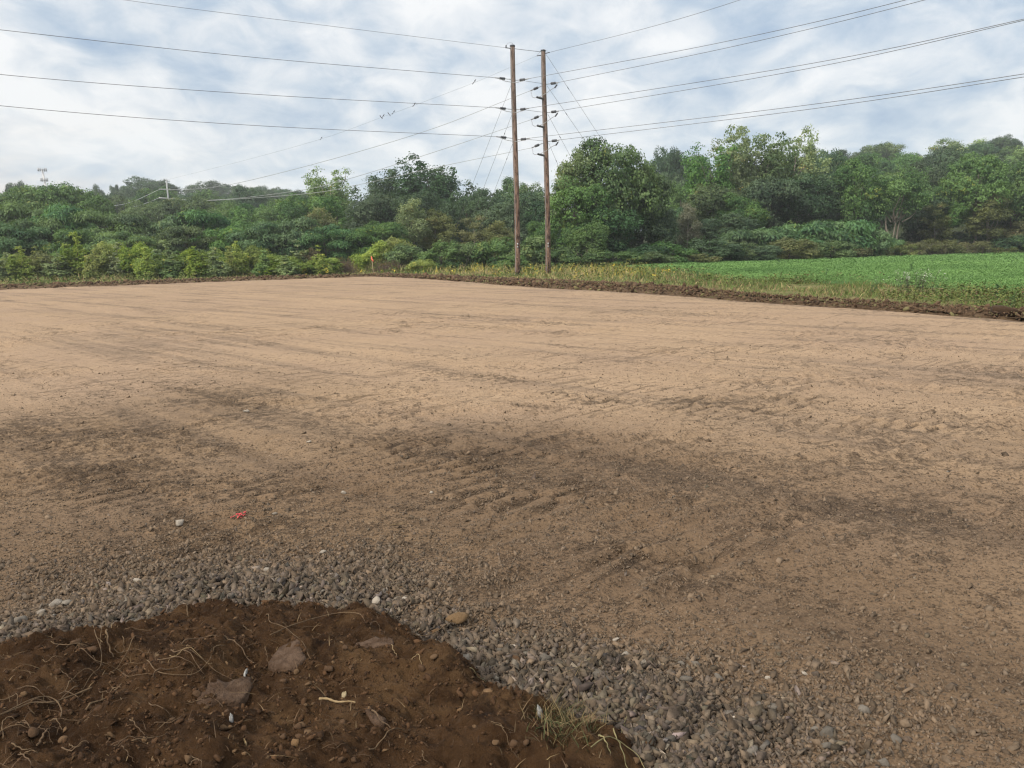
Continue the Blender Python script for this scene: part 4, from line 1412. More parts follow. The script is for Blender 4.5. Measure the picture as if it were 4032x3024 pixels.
m, t, b, out = principled('rough_verge', 0.95, 0.1)
p = pos(t)
c = t.mix(t.smooth(t.noise(p, 0.8, 6, 0.65), 0.35, 0.65), (0.12, 0.14, 0.045), (0.22, 0.19, 0.09))
t.put(b.inputs['Base Color'], t.mix(t.smooth(t.noise(p, 5, 6, 0.7), 0.5, 0.7), c, (0.09, 0.085, 0.04)))
bump(t, b, t.noise(p, 8, 6, 0.7), 1.0, 0.1)
M['verge'] = m
m, t, b, out = principled('green_crop_leaf_cover', 0.85, 0.2)
p = pos(t)
c = t.mix(t.smooth(t.noise(p, 0.5, 6, 0.65), 0.35, 0.65), (0.090, 0.185, 0.052), (0.155, 0.275, 0.085))
t.put(b.inputs['Base Color'], t.mix(t.smooth(t.noise(p, 3, 6, 0.7), 0.52, 0.7), c, (0.075, 0.14, 0.04)))
bump(t, b, t.noise(p, 5, 6, 0.7), 1.0, 0.2)
M['crop'] = m
sheet('verge', -1500, 6000, lambda x: soil_out(x) + 4, lambda x: verge_far(x) - 9, 500, 16, lambda x, y: -0.03 + 0.08 * fbm(x * 0.8, y * 0.8, 3, 7), M['verge'], 'strip of rough dry grass beyond the soil ridges')
sheet('crop_field', 2480, 6000, crop_near, crop_far, 420, 60, lambda x, y: 0.03 + 0.07 * fbm(x * 0.25, y * 0.25, 4, 9) + 0.05 * fbm(x * 1.5, y * 1.5, 3, 10), M['crop'], 'bright green low crop field before the right hand wood')

M['blade'] = mat_vcol('grass_blade', 0.8, 3, 0.25, 0.0)


def blades(rng, P, h, w_, lean, col):
    n = len(P)
    a = rng.uniform(0, 2 * math.pi, n)
    side = np.stack([np.cos(a), np.sin(a), a * 0], 1) * (w_ * 0.5)[:, None]
    ln = np.stack([rng.normal(size=n), rng.normal(size=n), np.zeros(n)], 1) * (lean * h)[:, None]
    upv = UP[None] * h[:, None]
    b0, b1 = P - side, P + side
    m0, m1 = P + upv * 0.55 + ln * 0.35 - side * 0.8, P + upv * 0.55 + ln * 0.35 + side * 0.8
    tp = P + upv + ln
    V = np.stack([b0, b1, m1, m0, tp], 1).reshape(-1, 3)
    i = np.arange(n)[:, None] * 5
    return V, np.hstack([i, i + 1, i + 2, i + 3]), np.hstack([i + 3, i + 2, i + 4]), np.repeat(col, 5, 0)


rng = np.random.default_rng(15)
N = 62000
x = rng.uniform(-1300, 5600, N)
f = rng.uniform(0, 1, N)
y = soil_out(x) * (1 - f) + (verge_far(x) - 2) * f
P = np.array([on(a_, b_) for a_, b_ in zip(x, y)])
P[:, 2] = -0.06
right = sstep(x, 2250, 2900)
clump = sstep(fbm(P[:, 0] * 0.5, P[:, 1] * 0.5, 4, 201), -0.25, 0.3)
hgt = (0.18 + 0.50 * clump * sstep(f, 0.0, 0.45)) * rng.uniform(0.4, 1.3, N) * (1 - 0.58 * right)
tone = rng.uniform(0, 1, N) + 0.9 * fbm(P[:, 0] * 0.25, P[:, 1] * 0.25, 3, 202)
tan_c, green_c, yel_c, brn_c = np.array([0.30, 0.25, 0.12]), np.array([0.115, 0.16, 0.045]), np.array([0.36, 0.31, 0.07]), np.array([0.17, 0.115, 0.065])
col = np.where((tone < 0.42)[:, None], tan_c, green_c)
col = np.where(((tone > 0.75) & (x > 1150) & (x < 2620) & (f > 0.3))[:, None], yel_c, col)
col = np.where(((rng.uniform(0, 1, N) < 0.30) & (x > 2500) & (f < 0.55))[:, None], brn_c, col)
col = np.where(((rng.uniform(0, 1, N) < 0.45) & (x > 2500))[:, None], green_c * 0.95, col)
col = col * rng.uniform(0.7, 1.25, N)[:, None]
dist = np.hypot(P[:, 0], P[:, 1])
V, F4, F3, cc = blades(rng, P, hgt, np.clip(0.0009 * dist, 0.012, 0.07) * rng.uniform(0.6, 1.3, N), np.full(N, 0.55), col)
o = mesh_np('verge_grass', V, [F4, F3], M['blade'], col=cc)
tag(o, 'tall dry and green grass growing along the lot beyond the soil ridges', 'grass', kind='stuff')

# broad leaved weeds and goldenrod among the grass
N = 15000
x = rng.uniform(-1300, 5600, N)
f = rng.uniform(0.0, 1.05, N)
y = soil_out(x) * (1 - f) + (verge_far(x) - 4) * f
P = np.array([on(a_, b_) for a_, b_ in zip(x, y)])
cl_ = fbm(P[:, 0] * 0.35, P[:, 1] * 0.35, 4, 211)
keep = (cl_ > 0.02) & (rng.uniform(0, 1, N) < 0.35 + 0.65 * f)
P, x, f = P[keep], x[keep], f[keep]
n = len(P)
per = 7
C = np.repeat(P, per, 0)
C[:, 2] = rng.uniform(0.02, 1, n * per) * np.repeat(np.where(x > 2600, 0.38, 0.62), per) * np.repeat(rng.uniform(0.5, 1.2, n), per)
C[:, :2] += rng.normal(size=(n * per, 2)) * 0.12
dist = np.hypot(C[:, 0], C[:, 1])
V, Fq = leaf_quads(rng, C, unit(UP + rng.normal(size=C.shape) * 0.5), np.clip(dist * 0.0028, 0.06, 0.20), np.clip(dist * 0.0016, 0.035, 0.12))
tn = rng.uniform(0, 1, n)
base_c = np.where((tn < 0.16)[:, None] & ((x > 1100) & (x < 2650))[:, None], np.array([0.40, 0.33, 0.05]), np.where((tn < 0.55)[:, None], np.array([0.10, 0.15, 0.04]), np.array([0.15, 0.17, 0.05])))
base_c = np.where(((tn > 0.86) & (x > 2600))[:, None], np.array([0.13, 0.085, 0.05]), base_c)
cc = np.repeat(np.repeat(base_c, per, 0) * rng.uniform(0.7, 1.25, n * per)[:, None], 4, 0)
o = mesh_np('verge_weeds', V, [Fq], M['blade'], col=cc)
tag(o, 'leafy weeds and goldenrod mixed into the verge grass', 'weeds', kind='stuff')

# the crop itself
N = 60000
x = rng.uniform(2480, 5200, N)
f = rng.uniform(0, 1, N) ** 0.9
y = crop_near(x) * (1 - f) + crop_far(x) * f
P = np.array([on(a_, b_) for a_, b_ in zip(x, y)])
per = 6
C = np.repeat(P, per, 0)
dist = np.hypot(C[:, 0], C[:, 1])
C[:, 2] = 0.10 + rng.uniform(0, 0.17, N * per) * np.repeat(0.6 + 0.9 * np.clip(fbm(P[:, 0] * 0.5, P[:, 1] * 0.5, 3, 221) + 0.5, 0, 1.2), per)
C[:, :2] += rng.normal(size=(N * per, 2)) * 0.14
V, Fq = leaf_quads(rng, C, unit(UP * 1.1 + rng.normal(size=C.shape) * 0.5), np.clip(dist * 0.0012, 0.035, 0.11), np.clip(dist * 0.0009, 0.025, 0.085))
g1, g2 = np.array([0.090, 0.185, 0.052]), np.array([0.175, 0.315, 0.096])
tn = np.clip(np.repeat(0.5 + 0.7 * fbm(P[:, 0] * 0.4, P[:, 1] * 0.4, 4, 222) + 0.5 * fbm(P[:, 0] * 0.06, P[:, 1] * 0.10, 3, 223), per) + 0.12 * rng.normal(size=N * per), 0, 1)[:, None]
cc = np.repeat(g1 * (1 - tn) + g2 * tn, 4, 0)
o = mesh_np('crop_plants', V, [Fq], M['blade'], col=cc)
tag(o, 'dense low leafy green crop covering the field', 'crop', kind='stuff')

# the white flowered weed in the rough strip
root = empty('wildflower_clump', on(3605, 1150))
b = MB()
fl, lv = [], []
for q in range(55):
    x0, y0 = rng.normal() * 0.42, rng.normal() * 0.25
    h_ = rng.uniform(0.35, 0.78)
    P_, rd = limb(rng, (x0 * 0.7, y0 * 0.7, -0.05), (x0, y0, h_), 0.006, 0.003, 0.05, 4)
    b.tube(P_, rd, 3, caps=False)
    fl.append((x0, y0, h_))
    lv += [P_[1], P_[2]]
b.build('stem', M['bark'], root)
fl = np.repeat(np.array(fl), 4, 0) + rng.normal(size=(220, 3)) * 0.035
V, Fq = leaf_quads(rng, fl, unit(UP + rng.normal(size=fl.shape) * 0.5), 0.03, 0.028)
mesh_np('flower_heads', V, [Fq], mat_plain('white_petals', (0.55, 0.56, 0.50), (0.75, 0.75, 0.70), 20, 0.8, 0), root)
lv = np.repeat(np.array(lv), 4, 0) + rng.normal(size=(440, 3)) * 0.06
V, Fq = leaf_quads(rng, lv, unit(UP + rng.normal(size=lv.shape) * 0.6), 0.09, 0.03)
mesh_np('foliage', V, [Fq], M['blade'], root, col=np.tile([[0.07, 0.10, 0.04]], (len(V), 1)))
tag(root, 'weed clump with small white flowers in the rough strip before the field', 'wildflowers')

# ------------------------------------------------------------------ the two transmission poles
m, t, b, out = principled('weathered_pole_wood', 0.9, 0.15)
oc = objco(t)
v = t.mapping(oc, scale=(9, 9, 0.5))
sepz = t.node('ShaderNodeSeparateXYZ')
t.put(sepz.inputs[0], oc)
n1_ = t.noise(v, 2.0, 6, 0.65)
blot = t.noise(t.mapping(oc, scale=(3.0, 3.0, 0.8)), 1.7, 5, 0.65, 0.6)
c = t.mix(t.smooth(n1_, 0.32, 0.68), (0.115, 0.070, 0.052), (0.30, 0.20, 0.150))
c = t.mix(t.smooth(sepz.outputs[2], 5.0, 13.0), c, t.mix(0.55, c, (0.20, 0.165, 0.145)))
dk = t.math('MULTIPLY', t.smooth(t.math('ADD', t.math('MULTIPLY', blot, 0.7), t.math('MULTIPLY', n1_, 0.3)), 0.47, 0.56), t.smooth(sepz.outputs[2], 5.0, 14.0, 0.92, 0.55))
c = t.mix(dk, c, (0.030, 0.019, 0.015))
t.put(b.inputs['Base Color'], c)
bump(t, b, n1_, 0.5, 0.03)
M['pole'] = m

D1, D2 = 58.0, 59.5


def wire(name, pts, r, mat, label, cat='cable', group=None, sides=5, n=60):
    b_ = MB().tube(spline(pts, n), r, sides)
    return tag(b_.build(name, mat, smooth=True), label, cat, group)


def rod(b_, a, c_, r, sides=6):
    b_.tube(np.array([a, c_]), r, sides)


def pole(px_top, py_top, px_base, depth, r_top, r_base, label):
    T = at(px_top, py_top, depth)
    B = at(px_base, 1082, depth)
    B[2] = -0.3
    root = empty('utility_pole', (B[0], B[1], 0))
    n = 26
    tt = np.linspace(0, 1, n)[:, None]
    P = (B - root.location) * (1 - tt) + (T - np.array(root.location)) * tt
    P[:, 0] += 0.04 * np.sin(tt[:, 0] * 5)
    bm = MB().tube(P, np.linspace(r_base, r_top, n), 20)
    bm.build('pole_shaft', M['pole'], root, smooth=True)
    cp = MB().tube(np.array([P[-1] - (0, 0, 0.10), P[-1] + (0, 0, 0.0), P[-1] + (0, 0, 0.03)]), [r_top + 0.02, r_top + 0.022, r_top * 0.5], 18)
    cp.build('pole_cap', M['insul'], root)
    gw = P + np.array([0, -1, 0]) * np.linspace(r_base, r_top, n)[:, None] * 0.80 + np.array([-1, 0, 0]) * np.linspace(r_base, r_top, n)[:, None] * 0.66
    MB().tube(gw, 0.014, 5).build('ground_wire', M['wire_grey'], root)
    for hz_ in (1.9, 2.1):
        k_ = int(hz_ / 16.5 * n)
        MB().box(P[k_] + np.array([0.02, -r_base * 0.99, hz_ - P[k_][2]]), (0.10, 0.02, 0.13)).build('number_plate', M['steel'], root)
    tag(root, label, 'utility pole')
    return root, T, B


def ins_part(root, a, c_, name='insulator', r=0.085, sheds=5):
    """a strain insulator from a to c_ (world points): rod with sheds and steel end fittings"""
    a, c_ = np.asarray(a, float) - np.array(root.location), np.asarray(c_, float) - np.array(root.location)
    L = np.linalg.norm(c_ - a)
    d = (c_ - a) / L
    ts, rs = [0.0], [0.03]
    for k in range(sheds):
        u = 0.12 + 0.76 * k / (sheds - 1)
        ts += [u - 0.05, u - 0.02, u + 0.02, u + 0.05]
        rs += [r * 0.75, r, r, r * 0.75]
    ts.append(1.0)
    rs.append(0.03)
    b_ = MB().tube(a + d * (np.array(ts) * L)[:, None], rs, 10)
    return b_.build(name, M['insul'], root, smooth=False)


def rod_part(root, pts, r, name, mat):
    P = np.asarray(pts, float) - np.array(root.location)
    return MB().tube(P if len(P) == 2 else spline(P, 24), r, 6).build(name, mat, root, smooth=True)


poleA, TA, BA = pole(2020, 178, 2038, D1, 0.152, 0.195, 'left wooden transmission pole carrying wires out to both sides')
poleB, TB, BB = pole(2141, 197, 2158, D2, 0.152, 0.195, 'right wooden transmission pole with post insulators and looping jumpers')


def axA(py):
    f_ = (py - 178) / (1082 - 178)
    return 2020 + 18 * f_


def axB(py):
    f_ = (py - 197) / (1082 - 197)
    return 2141 + 17 * f_


wires = []
# left pole: three levels of strain insulators, jumpers passing the pole
LEV_A = [(312, 'top'), (430, 'middle'), (544, 'lowest')]
A_left, A_right, B_right, B_left = [], [], [], []
for (yy, nm), (y2) in zip(LEV_A, (314, 430, 548)):
    x0 = axA(yy)
    pa = at(x0 - 8, yy + 1, D1 - 0.02)
    l1, l2 = at(x0 - 34, yy - 2, D1 - 0.5), at(x0 - 56, yy - 4, D1 - 0.8)
    rod_part(poleA, [pa, l1], 0.022, 'strain_rod', M['steel'])
    ins_part(poleA, l1, l2)
    lc = at(x0 - 74, yy - 6, D1 - 1.0)
    rod_part(poleA, [l2, lc], 0.035, 'dead_end_clamp', M['steel'])
    A_left.append(lc)
    pb = at(x0 + 8, y2 + 2, D1 - 0.05)
    r1, r2 = at(x0 + 24, y2 + 1, D1 - 0.5), at(x0 + 44, y2 - 1, D1 - 0.9)
    rod_part(poleA, [pb, r1], 0.022, 'strain_rod', M['steel'])
    ins_part(poleA, r1, r2)
    rc = at(x0 + 58, y2 - 4, D1 - 1.2)
    rod_part(poleA, [r2, rc], 0.035, 'dead_end_clamp', M['steel'])
    A_right.append(rc)
    # jumper looping under the arm, in front of the pole
    rod_part(poleA, [at(x0 - 58, yy - 2, D1 - 0.9), at(x0 - 30, yy + 8, D1 - 0.7), at(x0 - 4, yy + 12, D1 - 0.55), at(x0 + 12, yy + 12, D1 - 0.6), at(x0 + 40, y2 + 4, D1 - 0.9)], 0.018, 'jumper_wire', M['steel'])
# right pole
for ya, yb, yc in ((331, 338, 387), (443, 452, 499), (557, 563, 611)):
    x0 = axB(ya)
    pr = at(x0 + 8, ya + 1, D2 - 0.05)
    r1, r2 = at(x0 + 26, ya - 2, D2 - 0.5), at(x0 + 44, ya - 4, D2 - 0.9)
    rod_part(poleB, [pr, r1], 0.022, 'strain_rod', M['steel'])
    ins_part(poleB, r1, r2, r=0.09)
    rc = at(x0 + 54, ya - 6, D2 - 1.1)
    rod_part(poleB, [r2, rc], 0.035, 'dead_end_clamp', M['steel'])
    B_right.append(rc)
    plf = at(x0 - 8, yb, D2 + 0.05)
    l1, l2 = at(x0 - 26, yb + 7, D2 + 0.6), at(x0 - 41, yb + 13, D2 + 1.0)
    rod_part(poleB, [plf, l1], 0.022, 'strain_rod', M['steel'])
    ins_part(poleB, l1, l2, r=0.09)
    lc = at(x0 - 54, yb + 19, D2 + 1.3)
    rod_part(poleB, [l2, lc], 0.04, 'dead_end_clamp', M['steel'])
    B_left.append(lc)
    post0, post1 = at(x0 - 4, yc + 2, D2 - 0.1), at(x0 - 32, yc - 5, D2 - 0.5)
    ins_part(poleB, post0, post1, 'post_insulator', 0.075, 7)
    rod_part(poleB, [lc, at(x0 - 50, yb + 32, D2 + 0.8), at(x0 - 49, yc - 8, D2 + 0.1), at(x0 - 40, yc - 2, D2 - 0.4), at(x0 - 20, yc - 6, D2 - 0.5),
                     at(x0 + 4, yc - 18, D2 - 0.55), at(x0 + 26, yc - 34, D2 - 0.8), at(x0 + 42, ya + 12, D2 - 1.0), rc], 0.018, 'jumper_wire', M['steel'])
    sp1, sp2 = at(x0 + 40, ya + 16, D2 - 1.0), at(x0 + 50, ya + 2, D2 - 1.1)
    ins_part(poleB, sp1, sp2, 'jumper_fitting', 0.06, 4)
# shield wire brackets on the pole heads
rod_part(poleA, [at(2015, 191, D1), at(1992, 188, D1 - 0.5)], 0.03, 'shield_bracket', M['insul'])
ins_part(poleA, at(1992, 190, D1 - 0.5), at(1993, 178, D1 - 0.5), 'shield_clamp', 0.05, 3)
rod_part(poleA, [at(1993, 178, D1 - 0.5), at(2003, 169, D1 - 0.3), at(2014, 169, D1 - 0.1), at(2023, 177, D1)], 0.010, 'jumper_wire', M['steel'])
rod_part(poleB, [at(2149, 210, D2), at(2164, 206, D2 - 0.6)], 0.03, 'shield_bracket', M['insul'])
rod_part(poleB, [at(2134, 217, D2), at(2114, 220, D2 + 0.6)], 0.03, 'shield_bracket', M['insul'])
rod_part(poleB, [at(2114, 219, D2 + 0.6), at(2128, 203, D2 + 0.2), at(2141, 194, D2), at(2156, 202, D2 - 0.4)], 0.010, 'jumper_wire', M['steel'])

# wires to the left, over the field, thickening towards the picture's edge
DL = 41.0
R_C = 0.013
gl = 'conductors running off to the left'
for (a, mid_, end, lab) in ((A_left[0], (1003, 226), (0, 117), 'top power line running left from the left pole'),
                            (A_left[1], (1003, 371), (0, 293), 'middle power line running left from the left pole'),
                            (A_left[2], (1003, 494), (0, 416), 'lowest power line running left from the left pole')):
    pe = at(*end, DL)
    pm = at(*mid_, 1 / (0.5 * (1 / (D1 - 1)) + 0.5 / DL))
    ex = at(end[0] - 1400, end[1] - 165, 33)
    wire('power_line', [a, pm, pe, ex], R_C, M['wire'], lab, 'power line', gl)
wire('shield_wire', [at(1992, 188, D1 - 0.5), at(1240, 95, 51.5), at(492, 0, 46), at(-500, -150, 39)], 0.010, M['wire'], 'thin top wire running left from the head of the left pole', 'wire')
# wires to the right
DR = 31.5
for i, (mid_, end, lab) in enumerate((((2816, 172), (3565, 0), 'top power line running right from the left pole'),
                                      ((3120, 263), (4032, 75), 'middle power line running right from the left pole'),
                                      ((3120, 421), (4032, 291), 'lowest power line running right from the left pole'))):
    de = DR if end[0] > 4000 else 36.0
    pe, pm = at(*end, de), at(*mid_, 1 / (0.5 / (D1 - 1) + 0.5 / de))
    ex = at(end[0] + 1200, end[1] - (345, 290, 200)[i], 24)
    wire('power_line', [A_right[i], pm, pe, ex], R_C, M['wire'], lab, 'power line', 'conductors running off to the right')
for i, (mid_, end, lab) in enumerate((((2900, 180), (3640, 0), 'top power line running right from the right pole'),
                                      ((3150, 276), (4032, 80), 'middle power line running right from the right pole'),
                                      ((3150, 435), (4032, 303), 'lowest power line running right from the right pole'))):
    de = DR if end[0] > 4000 else 36.0
    pe, pm = at(*end, de + 1), at(*mid_, 1 / (0.5 / (D2 - 1) + 0.5 / (de + 1)))
    ex = at(end[0] + 1200, end[1] - (345, 285, 195)[i], 25)
    wire('power_line', [B_right[i], pm, pe, ex], R_C, M['wire'], lab, 'power line', 'conductors running off to the right')
wire('shield_wire', [at(2164, 206, D2 - 0.6), at(2540, 112, 48), at(2913, 0, 40), at(3500, -210, 30)], 0.010, M['wire'], 'thin top wire running right from the head of the right pole', 'wire')
# links between the poles
wire('span_wire', [at(2026, 192, D1), at(2136, 205, D2)], 0.016, M['wire'], 'short tie wire between the heads of the two poles', 'wire', n=3)
for (ya, yb), lab in zip(((319, 329), (433, 442), (548, 555)), ('top', 'middle', 'lowest')):
    wire('span_wire', [at(2070, ya, D1 - 0.7), at(axB(yb) - 7, yb, D2)], 0.012, M['wire'], lab + ' short wire tying the insulators of the left pole to the right pole', 'wire', n=3)

# the small distant pole and the spans running back to it
DP = 188.0
rootP = empty('utility_pole', at(667, 985, DP))
rootP.location[2] = 0
lp = np.array(rootP.location)
topP = at(655, 708, DP)
baseP = at(670, 860, DP)
baseP = baseP + (baseP - topP) * 0.9
MB().tube(np.array([baseP, topP]) - lp, [0.22, 0.16], 10).build('pole_shaft', M['wire_grey'], rootP)
MB().tube(np.array([at(628, 745, DP - 1), at(672, 747, DP + 1)]) - lp, 0.14, 6).build('crossarm', M['steel'], rootP)
MB().tube(np.array([at(626, 779, DP - 1), at(690, 783, DP + 1)]) - lp, 0.14, 6).build('crossarm', M['steel'], rootP)
tag(rootP, 'small distant grey pole with two arms among the trees at left', 'utility pole')
back = [([B_left[0], (1640, 528), (1184, 660), (893, 729), (740, 746)], (630, 745), 'upper power line sagging back to the small distant pole'),
        ([B_left[1], (1731, 592), (1367, 706), (1184, 749), (911, 783), (760, 788)], (690, 783), 'middle power line sagging back to the small distant pole'),
        ([B_left[2], (1713, 660), (1403, 729), (1184, 765), (820, 790), (735, 787)], (640, 780), 'lower power line sagging back to the small distant pole')]
for pts, end, lab in back:
    xs0 = proj(pts[0])[0]
    out_ = [pts[0]]
    for (x, y) in pts[1:] + [end]:
        s_ = (xs0 - x) / (xs0 - end[0])
        out_.append(at(x, y, 1 / ((1 - s_) / D2 + s_ / DP)))
    b_ = MB().tube(spline(out_, 90), np.linspace(0.013, 0.045, len(spline(out_, 90))), 5)
    # the far half of the span is bright bare aluminium
    tag(b_.build('power_line', M['wire_grey'], smooth=True), lab, 'power line', 'conductors to the distant pole')
for pts, lab in (([(630, 745), (506, 799), (375, 818)], 'upper power line going down left from the small distant pole'),
                 ([(627, 779), (575, 800), (524, 816)], 'middle power line going down left from the small distant pole'),
                 ([(660, 797), (600, 815), (545, 838)], 'lower power line going down left from the small distant pole')):
    wire('power_line', [at(x, y, DP - 12 * i_) for i_, (x, y) in enumerate(pts)], 0.045, M['wire_bright'], lab, 'power line', 'conductors beyond the distant pole')
SHP = [(2114, 220), (1868, 325), (1631, 415), (1500, 463), (1265, 547), (960, 632), (655, 709)]
sh = []
for (x, y) in SHP:
    s_ = (2114 - x) / (2114 - 655)
    sh.append(at(x, y, 1 / ((1 - s_) / (D2 + 0.6) + s_ / DP)))
shl = spline(sh, 400)
tag(MB().tube(shl, np.linspace(0.007, 0.012, len(shl)), 4).build('shield_wire', M['wire'], smooth=True), 'thin wire with birds on it running back from the head of the right pole', 'wire')

# guy wires, each with its strain insulator
def guy(px0, py0, d0, px1, py1, d1, lab):
    a, c_ = at(px0, py0, d0), on(px1, 1075)
    c_ = at(px1, py1, d1)
    c_[2] = -0.2
    b_ = MB().tube(np.array([a, c_]), 0.010, 5)
    o_ = b_.build('guy_wire', M['wire'], smooth=True)
    tag(o_, lab, 'guy wire')
    q0, q1 = a + (c_ - a) * 0.10, a + (c_ - a) * 0.112
    MB().tube(np.array([q0, q0 + (q1 - q0) * 0.3, q0 + (q1 - q0) * 0.7, q1]), [0.012, 0.024, 0.024, 0.012], 6).build('guy_grip', M['insul'], o_)


guy(2015, 328, D1, 1722, 1075, 70, 'guy wire from the top arm of the left pole down to the left')
guy(2018, 445, D1, 1772, 1075, 69, 'guy wire from the middle arm of the left pole down to the left')
guy(2021, 560, D1, 1818, 1075, 68, 'guy wire from the lowest arm of the left pole down to the left')
guy(2151, 215, D2, 2690, 1070, 92, 'longest guy wire, from the head of the right pole down to the right')
guy(2154, 338, D2, 2640, 1070, 90, 'guy wire from the top arm of the right pole down to the right')
guy(2157, 450, D2, 2480, 1070, 86, 'guy wire from the middle arm of the right pole down to the right')
guy(2160, 562, D2, 2370, 1070, 82, 'guy wire from the lowest arm of the right pole down to the right')

# birds perched on the thin wire
sx_, sy_ = proj(shl)
BIRDS = [(1868, 'lone bird nearest the poles on the thin wire', 0.9), (1631, 'bird where the thin wire crosses the middle power line', 0.5), (1549, 'right end bird of the group of four on the thin wire', 1.1),
         (1531, 'second bird from the right in the group of four', -0.9), (1510, 'second bird from the left in the group of four', 1.2), (1500, 'left end bird of the group of four on the thin wire', -1.0), (1264, 'lone bird far down the thin wire at left', 0.8)]
for bx, lab, face in BIRDS:
    i = int(np.argmin(np.abs(sx_ - bx)))
    P = shl[i]
    s_ = 0.72
    b_ = MB()
    d_ = np.array([face, 0.35, 0.0])
    d_ /= np.linalg.norm(d_)
    ax_ = d_ * 0.5 + UP * 0.87
    c0 = UP * 0.05
    ts = np.array([-0.13, -0.10, -0.05, 0.0, 0.05, 0.085, 0.105, 0.125, 0.15, 0.165]) * s_
    rs = np.array([0.012, 0.035, 0.055, 0.062, 0.052, 0.032, 0.030, 0.034, 0.022, 0.004]) * s_
    cur = [c0 + ax_ * (t_ + 0.10) + d_ * max(0, t_ - 0.09) * 0.8 for t_ in ts]
    b_.tube(np.array(cur), rs, 9)
    b_.tube(np.array([cur[-2], cur[-2] + d_ * 0.05 - UP * 0.01]), [0.012, 0.002], 5)
    o_ = b_.build('bird', M['feather'], smooth=True)
    o_.location = P
    tl = MB().tube(np.array([c0 - ax_ * 0.02 - d_ * 0.02, c0 - ax_ * 0.22 - d_ * 0.06]), [0.03, 0.022], 5)
    tl.build('tail', M['feather'], o_)
    tag(o_, lab, 'bird', 'birds on the wire')

# the phone mast on the far hill
DM = 520.0
T_, B_ = at(166, 668, DM), at(178, 726, DM)
B2 = B_ + (B_ - T_) * 2.5
rootM = empty('phone_mast', (B2[0], B2[1], B2[2]))
lm = np.array(rootM.location)
MB().tube(np.array([B2, T_]) - lm, [0.9, 0.55], 12).build('mast', M['mast_white'] if 'mast_white' in M else mat_plain('pale_painted_steel', (0.5, 0.5, 0.5), (0.62, 0.62, 0.61), 2, 0.6, 0), rootM)
for k, f_ in enumerate((0.985, 0.30)):
    c_ = B_ + (T_ - B_) * f_ - lm
    pb = MB()
    rr_ = 2.3 if k == 0 else 1.9
    ths = np.linspace(0, 2 * math.pi, 13)
    pb.tube(np.array([c_ + np.array([math.cos(q) * rr_, math.sin(q) * rr_, 0]) for q in ths]), 0.10, 5, caps=False)
    for q in ths[:-1:4]:
        pb.tube(np.array([c_, c_ + np.array([math.cos(q) * rr_, math.sin(q) * rr_, 0])]), 0.12, 5)
    pb.build('platform', M['steel'], rootM)
    for q in ths[:-1]:
        MB().box(c_ + np.array([math.cos(q) * rr_, math.sin(q) * rr_, 0.1]), (0.35, 0.35, 1.9), Matrix.Rotation(q, 3, 'Z')).build('antenna_panel', M['steel'], rootM)
tag(rootM, 'white phone mast with two antenna rings on the far left hill', 'phone mast')

# ------------------------------------------------------------------ the flagged survey stake
Sb, St = on(1472, 1086), at(1463, 1010, on(1472, 1086)[1])
root = empty('survey_stake', Sb)
MB().box((0, 0, 0), (0.05, 0.03, 1.0)).build('x', M['steel']) if False else None
ax_ = St - Sb
b = MB()
b.tube(np.array([-ax_ * 0.12, ax_ * 0.95, ax_]), [0.032, 0.030, 0.024], 4)
b.build('stake_shaft', mat_plain('pale_lath_wood', (0.42, 0.33, 0.20), (0.56, 0.46, 0.30), 12, 0.85, 0), root)
rb = mat_plain('orange_pink_flagging', (0.80, 0.13, 0.085), (0.88, 0.20, 0.13), 6, 0.6, 0)
b = MB()
b.tube(np.array([ax_ * 0.80, ax_ * 0.86, ax_ * 0.93, ax_ * 1.005]), [0.040, 0.055, 0.050, 0.036], 8)
b.build('ribbon_wrap', rb, root)
b = MB()
for q in range(4):
    s0 = ax_ * 0.86 + np.array([0.03, -0.04, 0])
    e0 = s0 + np.array([rng.uniform(0.03, 0.13), -0.05, -rng.uniform(0.12, 0.26)])
    wv = np.array([0.022, 0.0, 0.006])
    b.add([s0 - wv, s0 + wv, e0 + wv, e0 - wv, s0 - wv + (0, 0.004, 0), s0 + wv + (0, 0.004, 0), e0 + wv + (0, 0.004, 0), e0 - wv + (0, 0.004, 0)], [(0, 1, 2, 3), (7, 6, 5, 4), (0, 4, 5, 1), (1, 5, 6, 2), (2, 6, 7, 3), (3, 7, 4, 0)])
b.build('ribbon_tail', rb, root)
tag(root, 'leaning wooden stake with an orange ribbon at the far corner of the lot', 'stake')

